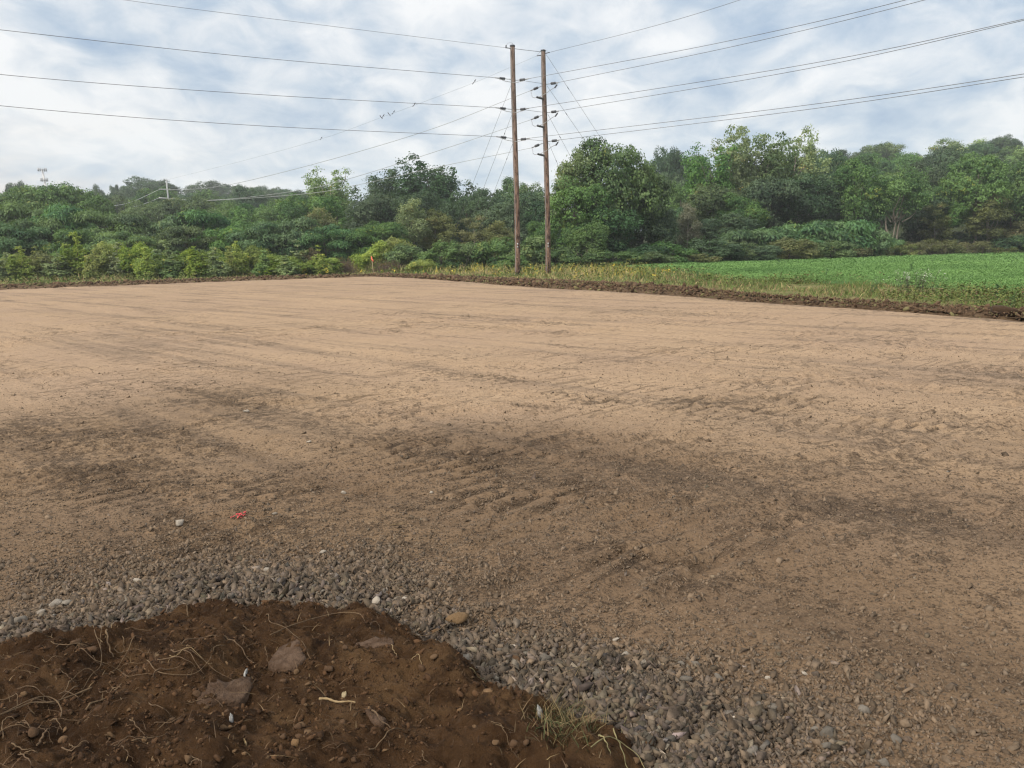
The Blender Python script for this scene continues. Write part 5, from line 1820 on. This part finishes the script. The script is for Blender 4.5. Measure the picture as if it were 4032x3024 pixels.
# ------------------------------------------------------------------ small things on the ground near the camera
def tracked(name, pts, r, mat, label, cat, region=None, arch=0.0, group=None, taper=0.5):
    """a root or stick lying along traced points on the soil"""
    zc = float(np.mean([on_heap(x, y)[2] for x, y in pts]))
    P = np.array([on(x, y, zc) for x, y in pts])
    n = 36
    L = spline(P, n) if len(P) > 2 else spline(P, 12)
    s_ = np.linspace(0, 1, len(L))
    zs = np.array([max(hz1(a_[0], a_[1]), lz1(a_[0], a_[1])) for a_ in L])
    zz = np.polyval(np.polyfit(s_, zs, min(4, len(L) - 1)), s_)
    L[:, 2] = np.maximum(zz + 0.006, zs - r * 0.9) + r * 0.4 + arch * np.sin(s_ * math.pi)
    L[:, 2] = np.convolve(np.pad(L[:, 2], 2, 'edge'), np.full(5, 0.2), 'valid')
    L[:, :2] += 0.0018 * np.stack([np.sin(s_ * 23 + pts[0][0]), np.cos(s_ * 19 + pts[0][1])], 1)
    rr_ = r * 0.42 * (1 - (1 - taper) * s_) * (1 + 0.15 * np.sin(s_ * 40 + pts[0][0]))
    if len(pts) == 3 and 'split' in label:
        L = L[0] + (L[-1] - L[0]) * s_[:, None] + np.array([0, 0, 0.012]) + 0.002 * np.sin(s_[:, None] * 9)
    c0 = L[0].copy()
    b_ = MB().tube(L - c0, rr_, 7)
    o_ = b_.build(name, mat, smooth=True)
    o_.location = c0
    return tag(o_, label, cat, group)


M['root'] = mat_plain('dry_root', (0.085, 0.056, 0.032), (0.145, 0.100, 0.058), 25, 0.9, 0.4, 120)
M['root_dark'] = mat_plain('earthy_root', (0.070, 0.046, 0.028), (0.13, 0.088, 0.053), 25, 0.9, 0.4, 120)
M['straw'] = mat_plain('pale_split_wood', (0.17, 0.12, 0.06), (0.27, 0.20, 0.11), 18, 0.8, 0.2)
M['stem_green'] = mat_plain('greenish_dry_stem', (0.13, 0.12, 0.06), (0.21, 0.18, 0.09), 18, 0.8, 0.2)


def z3(pts):
    return [(x * 0.45208, 2300 + y * 0.45208) for x, y in pts]


def z4(pts):
    return [(900 + x * 0.45208, 2300 + y * 0.45208) for x, y in pts]


def z5(pts):
    return [(1800 + x * 0.45208, 2400 + y * 0.45208) for x, y in pts]


ROOTS = [
    (z3([(800, 400), (815, 455), (845, 550), (875, 630), (895, 700), (870, 760), (810, 820), (720, 930)]), 0.0055, 'root', 0.01, 'long crooked root running down from the forked twigs at left'),
    (z3([(1190, 470), (1170, 540), (1100, 640), (1000, 730), (890, 820)]), 0.0045, 'root', 0.015, 'bowed thin root right of the long crooked one'),
    (z3([(880, 410), (1040, 430), (1200, 432), (1340, 437)]), 0.005, 'root', 0.008, 'straight level twig at the top of the root tangle'),
    (z3([(800, 900), (640, 970), (470, 1070), (300, 1110), (150, 1190), (-60, 1290)]), 0.009, 'root', 0.01, 'thick root sweeping to the lower left corner'),
    (z3([(690, 910), (540, 1000), (420, 1060), (250, 1090)]), 0.006, 'root_dark', 0.008, 'earthy root lying beside the thick sweeping one'),
    (z3([(1280, 705), (1330, 770), (1400, 820), (1600, 825), (1740, 790), (1830, 700), (1850, 620)]), 0.0042, 'root', 0.012, 'thin root curved like a bowl left of the grey slab'),
    (z3([(1850, 612), (1905, 575), (1970, 535)]), 0.006, 'root', 0.01, 'short twig rising from the bowl shaped root'),
    (z3([(1480, 630), (1660, 645), (1840, 660)]), 0.0035, 'straw', 0.012, 'pale straight stem across the bowl shaped root'),
    (z3([(1550, 700), (1800, 755), (2100, 830)]), 0.003, 'root_dark', 0.008, 'thin dark twig pointing at the white scrap'),
    (z3([(530, 1190), (537, 1110), (490, 1045), (420, 1030), (330, 1070), (100, 1200), (-60, 1270)]), 0.0065, 'root', 0.025, 'hooked root arching at the lower left'),
    (z3([(750, 1110), (830, 1050), (950, 990), (1070, 960)]), 0.010, 'root', 0.01, 'stout short root with a cut end below the long crooked one'),
    (z3([(330, 1410), (380, 1350), (440, 1290)]), 0.010, 'root_dark', 0.005, 'stubby root end near the bottom left'),
    (z3([(-40, 1335), (150, 1310), (310, 1280)]), 0.0045, 'root', 0.008, 'thin pale root under the hooked one'),
    (z3([(570, 940), (640, 870), (730, 790), (850, 765)]), 0.0045, 'root', 0.01, 'thin root bending beside the long crooked one'),
    (z3([(1960, 530), (2080, 570), (2212, 600)]), 0.007, 'root_dark', 0.006, 'dark twig left of the upper grey slab'),
    (z3([(1590, 620), (1740, 550), (1920, 540)]), 0.0065, 'root_dark', 0.015, 'arched twig left of the upper grey slab'),
    (z3([(935, 490), (950, 560), (990, 610)]), 0.010, 'root', 0.003, 'stubby thick root below the level twig'),
    (z3([(900, 450), (925, 480), (890, 540), (880, 610)]), 0.004, 'root', 0.006, 'short forked twig below the level twig'),
    (z3([(2118, 350), (2160, 410), (2212, 480)]), 0.0035, 'root', 0.004, 'short thin twig under the dark soil hollow'),
    (z3([(1605, 170), (1625, 230), (1640, 310)]), 0.010, 'root', 0.0, 'upright stub of wood at the top edge of the mound, left'),
    (z3([(1765, 245), (1800, 290), (1860, 345)]), 0.008, 'root_dark', 0.0, 'reddish stub of wood at the top edge of the mound'),
    (z3([(-30, 1020), (90, 1010), (150, 1040), (165, 1090), (140, 1130)]), 0.0045, 'root', 0.02, 'curled root at the left edge of the picture'),
    (z3([(30, 1370), (25, 1250), (60, 1210), (150, 1190)]), 0.005, 'root', 0.01, 'bent root at the lower left edge'),
    (z3([(540, 1420), (650, 1465), (780, 1450)]), 0.006, 'root_dark', 0.0, 'half buried root near the bottom left'),
    (z3([(470, 1200), (640, 1185), (810, 1195)]), 0.0035, 'root_dark', 0.006, 'thin dark root below the hooked one'),
    (z3([(860, 945), (960, 975)]), 0.004, 'root_dark', 0.002, 'little dark twig left of the stout cut root'),
    (z3([(1080, 550), (1080, 600), (1035, 630)]), 0.004, 'root', 0.004, 'small bent twig inside the root tangle'),
    (z4([(320, 255), (350, 300), (360, 390), (460, 420), (560, 480), (650, 580), (720, 710)]), 0.0048, 'root', 0.008, 'long kinked root crossing the upper grey slab'),
    (z4([(370, 520), (520, 430), (690, 330), (820, 290), (980, 270), (1130, 290), (1190, 330)]), 0.006, 'root', 0.018, 'long arched root under the gravel edge'),
    (z4([(480, 420), (600, 385), (700, 355), (830, 340)]), 0.0035, 'root', 0.006, 'thin root beside the long arched one'),
    (z4([(700, 160), (760, 155), (860, 175), (1060, 180)]), 0.005, 'root_dark', 0.008, 'root along the top edge of the mound'),
    (z4([(1190, 180), (1240, 240), (1240, 300)]), 0.0045, 'root_dark', 0.004, 'thin root hooking down from the gravel edge'),
    (z4([(2035, 145), (2020, 240), (1980, 310), (1850, 410), (1670, 510), (1570, 570)]), 0.0075, 'root', 0.02, 'long bent stick lying across the gravel edge'),
    (z4([(790, 1055), (930, 1070), (1110, 1100)]), 0.011, 'straw', 0.015, 'pale split stick in the middle of the mound'),
    (z4([(1230, 1490), (1380, 1380), (1530, 1250)]), 0.006, 'root', 0.01, 'slanting twig near the bottom of the mound'),
    (z4([(1600, 690), (1660, 710), (1690, 750)]), 0.004, 'straw', 0.01, 'little curved pale root near the sandstone'),
    (z4([(1420, 560), (1440, 610), (1475, 650)]), 0.0035, 'straw', 0.003, 'short pale twig on the grey smear'),
    (z4([(1250, 1190), (1350, 1240), (1415, 1310)]), 0.008, 'root_dark', 0.0, 'half buried root right of the split stick'),
    (z4([(1235, 410), (1260, 375), (1300, 370), (1320, 390)]), 0.004, 'root_dark', 0.012, 'tiny looped root on the upper slope'),
    (z4([(320, 590), (335, 640), (350, 710)]), 0.0035, 'root', 0.003, 'thin twig at the left end of the upper slab'),
    (z4([(1690, 1480), (1700, 1540), (1740, 1590)]), 0.003, 'root', 0.006, 'hair thin root near the bottom edge'),
    (z5([(1478, 865), (1445, 1000), (1430, 1090)]), 0.006, 'stem_green', 0.02, 'upright greenish stem against the dark gravel'),
    (z5([(770, 1110), (770, 1000), (785, 900)]), 0.0065, 'stem_green', 0.012, 'dry stem standing in the weed tuft'),
    (z5([(1230, 1165), (1290, 1215), (1340, 1260)]), 0.007, 'stem_green', 0.004, 'short greenish stem below the weed tuft'),
    (z5([(1365, 1115), (1420, 1240), (1500, 1375)]), 0.006, 'stem_green', 0.012, 'long greenish stem crossing the arched one'),
    (z5([(1170, 1380), (1330, 1270), (1450, 1245), (1580, 1280), (1665, 1385)]), 0.005, 'stem_green', 0.02, 'arched dry stem at the bottom right of the mound'),
    (z5([(640, 690), (750, 760), (840, 820)]), 0.005, 'root_dark', 0.004, 'dark twig at the gravel edge above the weed tuft'),
    (z5([(115, 680), (180, 660), (260, 605), (330, 620), (370, 640)]), 0.0035, 'stem_green', 0.006, 'thin bent straw above the weed tuft'),
    (z5([(840, 950), (870, 1050), (990, 1140)]), 0.004, 'stem_green', 0.012, 'thin straw falling right out of the weed tuft'),
    (z5([(1450, 1105), (1530, 1140), (1600, 1170)]), 0.006, 'root_dark', 0.003, 'dark twig under the gravel near the bottom'),
    (z5([(300, 1100), (380, 1105), (440, 1150), (480, 1215)]), 0.0035, 'root', 0.006, 'thin curved root left of the weed tuft'),
]
for pts, r_, mt, arch, lab in ROOTS:
    tracked('stick' if ('stick' in lab or 'stem' in lab or 'twig' in lab or 'straw' in lab or 'stub' in lab) else 'root', pts, r_, M[mt], lab, 'stick' if ('stick' in lab or 'stem' in lab or 'twig' in lab or 'straw' in lab or 'stub' in lab) else 'root', arch=arch)


rr2 = random.Random(12)
for q in range(34):
    x0, y0 = rr2.uniform(-60, 760), rr2.uniform(2500, 3010)
    if y0 < 2540 and x0 < 250:
        y0 += 120
    a_, L_ = rr2.uniform(-0.9, 0.5), rr2.uniform(50, 190)
    k_ = rr2.uniform(-0.5, 0.5)
    pts = [(x0 + L_ * f_ * math.cos(a_ + k_ * f_), y0 - 0.55 * L_ * f_ * math.sin(a_ + k_ * f_)) for f_ in (0, 0.3, 0.65, 1.0)]
    tracked('root', pts, rr2.uniform(0.003, 0.0065), M['root_dark' if q % 3 else 'root'], 'fine dry root in the tangle at the left of the soil mound', 'root', arch=rr2.uniform(0, 0.015), group='fine roots tangled at the left of the mound', taper=0.3)


def slab(name, pts, thick, mat, label, cat, tilt=0.0, lift=0.004):
    """a flat irregular plate lying on the soil, from its traced outline"""
    if name != 'clay_plate':
        cxy = np.mean(pts, axis=0)
        pts = [tuple(cxy + (np.array(q_) - cxy) * 0.6) for q_ in pts]
    pc = on_heap(*np.mean(pts, axis=0))
    P = np.array([on(x, y, pc[2]) for x, y in pts])
    c0 = P.mean(0)
    c0[2] = np.mean([hz1(a_[0], a_[1]) for a_ in P]) + lift
    n = len(P)
    r_ = np.random.default_rng(int(abs(pts[0][0])))
    ring = []
    for i in range(n):
        a_, b_ = P[i], P[(i + 1) % n]
        for f_ in (0, 0.34, 0.67):
            q = a_ * (1 - f_) + b_ * f_ - c0
            q[:2] *= 1 + r_.uniform(-0.06, 0.06)
            q[2] = hz1(q[0] + c0[0], q[1] + c0[1]) * 0.5 + (c0[2] - lift) * 0.5 - c0[2] + lift
            ring.append(q)
    ring = np.array(ring)
    k = len(ring)
    thick *= 0.5
    inner = ring * np.array([0.93, 0.93, 1]) + np.array([0, 0, thick])
    inner[:, 2] += r_.uniform(-0.002, 0.002, k)
    core = ring * np.array([0.5, 0.5, 1]) + np.array([0, 0, thick * 1.15])
    core[:, 2] += r_.uniform(-0.004, 0.004, k)
    V = np.vstack([ring - np.array([0, 0, 0.03]), ring + np.array([0, 0, thick * 0.35]), inner, core, [[0, 0, thick * 1.1]]])
    F4, F3 = [], []
    for lv in range(3):
        for i in range(k):
            j = (i + 1) % k
            F4.append((lv * k + i, lv * k + j, (lv + 1) * k + j, (lv + 1) * k + i))
    for i in range(k):
        F3.append((3 * k + i, 3 * k + (i + 1) % k, 4 * k))
    b_ = MB()
    b_.add(V, F4, F3)
    o_ = b_.build(name, mat)
    o_.location = c0
    return tag(o_, label, cat)


M['shale'] = mat_plain('grey_brown_clay_plate', (0.056, 0.034, 0.021), (0.098, 0.064, 0.043), 22, 0.95, 0.9, 50)
slab('clay_plate', z3([(1740, 985), (1900, 930), (2050, 890), (2185, 868), (2205, 930), (2080, 1040), (1950, 1055), (1800, 1090), (1722, 1075)]), 0.020, M['shale'], 'flat grey brown clay plate beside the dark hollow', 'clay plate', 0.10)
slab('clay_plate', z4([(430, 560), (540, 533), (640, 540), (635, 600), (690, 690), (600, 745), (440, 735), (345, 660)]), 0.026, M['shale'], 'upper grey brown clay plate crossed by the kinked root', 'clay plate', 0.12)
slab('clay_plate', z4([(1180, 1060), (1230, 1080), (1300, 1112), (1370, 1140), (1345, 1190), (1250, 1170), (1190, 1130)]), 0.012, M['shale'], 'small clay plate right of the pale split stick', 'clay plate', 0.08)
slab('clay_plate', z4([(1110, 500), (1280, 475), (1440, 490), (1420, 530), (1270, 560), (1150, 550)]), 0.012, M['shale'], 'smeared clay plate below the long arched root', 'clay plate', 0.06)
M['leaf_dry'] = mat_plain('dry_pale_leaf', (0.22, 0.18, 0.11), (0.30, 0.25, 0.16), 40, 0.8, 0)
M['scrap'] = mat_plain('white_plastic_scrap', (0.18, 0.18, 0.17), (0.30, 0.30, 0.29), 30, 0.6, 0)
slab('plastic_scrap', z3([(2110, 825), (2140, 760), (2168, 742), (2160, 780), (2135, 830)]), 0.004, M['scrap'], 'white torn scrap left of the upper clay plate', 'scrap', 0.2, 0.012)
slab('plastic_scrap', z3([(1985, 1215), (2000, 1185), (2045, 1180), (2040, 1205)]), 0.012, M['scrap'], 'white lump below the large clay plate', 'scrap', 0.1, 0.01)
slab('plastic_scrap', z5([(680, 930), (690, 900), (725, 893), (760, 915), (740, 940), (705, 945)]), 0.014, M['scrap'], 'white crumpled scrap in the weed tuft', 'scrap', 0.2, 0.02)
slab('dry_leaf', z4([(972, 990), (985, 965), (1030, 962), (1043, 990), (1010, 1003)]), 0.003, M['leaf_dry'], 'round dry leaf above the pale split stick', 'leaf', 0.1, 0.012)
slab('dry_leaf', z4([(1545, 275), (1580, 285), (1568, 312), (1556, 300)]), 0.004, M['leaf_dry'], 'small pale leaf at the gravel edge', 'leaf', 0.1, 0.01)
slab('dry_leaf', z4([(925, 210), (980, 198), (1055, 200), (1050, 215), (960, 222)]), 0.006, M['leaf_dry'], 'long pale husk on the top edge of the mound', 'husk', 0.1, 0.012)
slab('wood_chip', z3([(2112, 1372), (2130, 1368), (2162, 1405), (2148, 1415)]), 0.008, M['straw'], 'pale wood chips low in the middle of the mound', 'wood chip', 0.1, 0.01)
slab('wood_chip', z3([(1335, 635), (1390, 625), (1418, 650), (1350, 655)]), 0.010, M['root'], 'broken brown wood chip inside the root tangle', 'wood chip', 0.1, 0.008)


def rock(name, px, py, wpx, hfac, colr, label, cat, seed, rough=0.12, group=None, onlot=False, yaw=None, asp=0.7):
    """one stone or clod, wpx photograph pixels wide"""
    P = on(px, py, 0.02) if onlot else on_heap(px, py)
    P[2] = lz1(P[0], P[1]) if onlot else max(hz1(P[0], P[1]), lz1(P[0], P[1]))
    d = np.linalg.norm(P - np.array([0, 0, CAM_Z]))
    w_ = wpx / F * d
    r_ = np.random.default_rng(seed)
    V = ICO2_V * (1 + r_.uniform(-rough, rough, (len(ICO2_V), 1)))
    for _ in range(13):
        n_ = unit(r_.normal(size=3))
        e_ = V @ n_ - r_.uniform(0.42, 0.74)
        V = V - np.clip(e_, 0, None)[:, None] * n_
    V = V * np.array([0.5, 0.5 * asp, 0.5 * hfac]) * w_ * 1.3
    me_o = mesh_np(name, V, [ICO2_F], M['rock'], col=np.tile([np.array(colr) * 0.72], (len(V), 1)))
    me_o.location = P + np.array([0, 0, w_ * hfac * 0.28])
    me_o.rotation_euler = (r_.normal() * 0.15, r_.normal() * 0.15, r_.uniform(-0.5, 0.5) if yaw is None else yaw)
    return tag(me_o, label, cat, group)


M['rock'] = mat_vcol('single_stone', 0.92, 45, 0.35, 0.6)
rock('sandstone', 1803, 2528, 88, 0.5, (0.200, 0.130, 0.068), 'yellow brown sandstone lump at the gravel edge beside the bent stick', 'stone', 3, 0.06, yaw=0.1, asp=0.6)
rock('sandstone', 1165, 2945, 38, 1.0, (0.21, 0.13, 0.065), 'yellowish long stone near the bottom centre of the mound', 'stone', 4, asp=0.7)
CL = [(z4([(645, 1250)])[0], 38), (z4([(610, 1300)])[0], 34), (z4([(480, 1340)])[0], 30), (z4([(700, 1358)])[0], 38), (z4([(615, 1355)])[0], 27), (z4([(1000, 1235)])[0], 32), (z4([(855, 1205)])[0], 24),
      (z4([(485, 875)])[0], 30), (z4([(490, 785)])[0], 28), (z4([(595, 775)])[0], 25), (z4([(870, 760)])[0], 34), (z4([(1070, 740)])[0], 26), (z4([(695, 875)])[0], 26), (z4([(1025, 600)])[0], 26),
      (z4([(755, 530)])[0], 22), (z4([(1790, 650)])[0], 28), (z4([(1685, 665)])[0], 34), (z4([(1825, 600)])[0], 34), (z4([(1800, 525)])[0], 40), (z4([(1090, 1550)])[0], 30), (z4([(980, 1545)])[0], 32),
      (z3([(1850, 880)])[0], 22), (z3([(1715, 970)])[0], 34), (z3([(1980, 1150)])[0], 24), (z3([(1945, 1265)])[0], 26), (z3([(1480, 1215)])[0], 34), (z3([(290, 1345)])[0], 40), (z3([(560, 1370)])[0], 34),
      (z3([(810, 610)])[0], 44), (z3([(660, 530)])[0], 36), (z3([(1650, 1540)])[0], 40), (z5([(500, 1190)])[0], 36), (z5([(600, 1180)])[0], 30), (z5([(340, 1170)])[0], 28), (z5([(530, 640)])[0], 38), (z5([(1660, 1290)])[0], 46), (z5([(1560, 1330)])[0], 40)]
for i, ((x, y), w_) in enumerate(CL):
    yel = i % 3 == 0
    rock('soil_clod', x, y, w_, 0.75, (0.150, 0.093, 0.050) if yel else (0.105, 0.062, 0.034), 'rounded lump of dried soil lying on the brown mound', 'clod', 100 + i, 0.14, 'lumps of dried soil on the mound', asp=0.85)
ST = [(545, 2280, 34, 0.36, 'bright pale stone at the left of the gravel fan'), (1055, 2245, 34, 0.30, 'pale upright stone in the dark gravel behind the mound'), (985, 2318, 36, 0.27, 'light grey stone above the top of the mound'),
      (1300, 2325, 44, 0.24, 'long grey stone on the gravel right above the mound'), (1265, 2350, 34, 0.30, 'pale stone right at the top edge of the mound'), (1480, 2380, 46, 0.40, 'white stone at the mound edge by the arched root'),
      (1540, 2375, 30, 0.30, 'pale pointed stone just right of the white one at the mound edge'), (1595, 2395, 26, 0.36, 'small white stone near the bent stick'), (225, 2400, 46, 0.30, 'pale flat stone in the left gravel'),
      (265, 2402, 40, 0.24, 'grey flat stone right of the pale one in the left gravel'), (165, 2440, 30, 0.28, 'grey stone at the left gravel edge'), (85, 2475, 40, 0.20, 'dull grey stone close to the soil at left'),
      (705, 2055, 40, 0.36, 'pale stone behind the gravel fan, left of the red mark'), (1270, 2160, 30, 0.33, 'pale stone alone on the fan behind the mound'), (1080, 2018, 22, 0.25, 'grey stone behind the red mark'),
      (2022, 2573, 28, 0.50, 'white stone in the gravel right of the sandstone'), (2190, 2675, 34, 0.40, 'white chipped stone in the dark gravel above the weed tuft'), (2668, 2885, 28, 0.58, 'white round pebble near the bottom of the gravel'),
      (2890, 2838, 30, 0.52, 'white squarish pebble among the larger grey stones'), (2425, 2508, 26, 0.38, 'pale upright stone on the middle gravel'), (2460, 2577, 36, 0.33, 'pale flat stone in the middle gravel'),
      (3025, 2645, 24, 0.38, 'pale yellow square stone on the right gravel'), (3170, 2625, 24, 0.40, 'white flake on the right gravel'), (2705, 2680, 50, 0.15, 'dull brown block stone in the middle gravel'),
      (2680, 2605, 34, 0.17, 'brown grey block stone behind the dull brown one'), (2740, 2605, 40, 0.16, 'brown stone to the right of the block'), (2830, 2655, 42, 0.17, 'brown stone at the edge of the right patch'),
      (3050, 2780, 48, 0.17, 'large brown stone in the right patch'), (2990, 2770, 36, 0.16, 'brown stone left of the large one'), (3400, 2780, 50, 0.19, 'tan flat stone in the right foreground'),
      (3260, 2875, 66, 0.13, 'large dark brown stone near the bottom right'), (3250, 2930, 44, 0.15, 'dark round stone below the large dark one'), (3530, 2895, 46, 0.15, 'brown flat stone at the lower right'),
      (3215, 2850, 34, 0.18, 'tan angular stone left of the large dark one'), (2600, 2860, 62, 0.13, 'large grey stone in the lower gravel'), (2560, 2830, 44, 0.20, 'light grey stone above the large grey one'),
      (2640, 2945, 56, 0.10, 'dark slaty stone near the bottom of the gravel'), (2960, 2965, 60, 0.19, 'broad pinkish grey stone at the bottom'), (2780, 2950, 48, 0.17, 'grey stone at the bottom of the gravel'),
      (2900, 2860, 40, 0.22, 'light stone beside the white squarish pebble'), (3480, 2985, 46, 0.17, 'tan stone at the bottom right'), (2350, 2690, 48, 0.14, 'dark grey stone at the gravel edge above the weeds'),
      (2140, 2620, 50, 0.13, 'dark stone at the gravel edge below the sandstone'), (1970, 2590, 42, 0.12, 'dark grey stone next to the sandstone'), (1700, 1937, 18, 0.40, 'pale chip on the middle of the lot'),
      (1352, 1935, 26, 0.40, 'pale stone alone on the lot right of the red mark'), (970, 1620, 24, 0.40, 'pale stone out on the lot'), (1215, 1740, 22, 0.42, 'pale pebble out on the dark patch')]
for i, (x, y, w_, g, lab) in enumerate(ST):
    rock('stone', x, y, w_, 0.6, (g * 1.12, g, g * 0.84), lab, 'stone', 300 + i, 0.12, onlot=True, asp=0.75)

# red paint mark and a wisp of straw on the lot
c0 = on(945, 2046)
r_ = np.random.default_rng(8)
V, Fs = [], []
for q in range(24):
    a_, rr_ = r_.uniform(0, 6.28), abs(r_.normal()) * 0.02
    cx, cy = c0[0] + math.cos(a_) * rr_ * 1.2, c0[1] + math.sin(a_) * rr_ * 1.6
    V.append((cx, cy, lz1(cx, cy) + 0.012))
V = np.array(V)
SV, SF = stones(r_, V, r_.uniform(0.012, 0.026, len(V)), flat=0.45)
b = MB()
b.add(SV - c0, F3=SF)
o = b.build('paint_mark', mat_plain('red_marking_paint', (0.42, 0.05, 0.06), (0.60, 0.11, 0.11), 60, 0.8, 0))
o.location = c0
tag(o, 'splash of red marking paint on the gravel', 'paint mark')
tracked('stick', [(1535, 2070), (1570, 2064), (1600, 2058)], 0.006, M['straw'], 'pale straw bit lying out on the gravel lot', 'stick')

# the torn up weed tuft at the gravel edge
rng = np.random.default_rng(41)
N = 520
px, py = 2230 + rng.normal(size=N) * 70, 2850 + rng.normal(size=N) * 45
P = np.array([on_heap(a_, b_) for a_, b_ in zip(px, py)])
P[:, 2] -= 0.01
col = np.where((rng.uniform(0, 1, N) < 0.45)[:, None], np.array([[0.055, 0.065, 0.025]]), np.array([[0.16, 0.12, 0.06]])) * rng.uniform(0.6, 1.3, N)[:, None]
V, F4, F3, cc = blades(rng, P, rng.uniform(0.02, 0.07, N), np.full(N, 0.0035), np.full(N, 0.9), col)
o = mesh_np('torn_grass', V, [F4, F3], M['blade'], col=cc)
tag(o, 'torn up tuft of dull grass at the gravel edge', 'grass', kind='stuff')
N = 900
px, py = -100 + 2600 * rng.uniform(0, 1, N) ** 1.7, rng.uniform(2380, 3080, N)
P = np.array([on_heap(a_, b_) for a_, b_ in zip(px, py)])
kp = heap_in(P[:, :2]) > 0.0
P = P[kp]
n = len(P)
col = np.where((rng.uniform(0, 1, n) < 0.35)[:, None], np.array([[0.17, 0.12, 0.065]]), np.array([[0.10, 0.064, 0.037]])) * rng.uniform(0.6, 1.3, n)[:, None]
P[:, 2] += 0.002
V, F4, F3, cc = blades(rng, P, rng.uniform(0.006, 0.03, n), np.full(n, 0.003), np.full(n, 1.6), col)
o = mesh_np('root_fibres', V, [F4, F3], M['blade'], col=cc)
tag(o, 'fine dry root fibres littering the soil mound', 'litter', kind='stuff')

# the big clod at the right end of the ridge
rock('soil_clod', 3965, 1248, 95, 0.6, (0.075, 0.047, 0.028), 'big dark clod of soil at the right end of the ridge', 'clod', 77, 0.32, onlot=True, asp=0.8)

# ------------------------------------------------------------------ the air
hm = bpy.data.materials.new('haze_air')
hm.use_nodes = True
t = NT(hm.node_tree)
out = t.node('ShaderNodeOutputMaterial')
pv = t.node('ShaderNodeVolumePrincipled')
pv.inputs['Color'].default_value = (0.90, 0.95, 1.0, 1)
pv.inputs['Density'].default_value = 0.00045
pv.inputs['Anisotropy'].default_value = 0.2
t.t.links.new(pv.outputs[0], out.inputs['Volume'])
b = MB().box((0, 290, 50.0), (1500, 720, 104))
o = b.build('haze', hm)
tag(o, 'thin morning haze filling the valley', 'haze', kind='stuff')
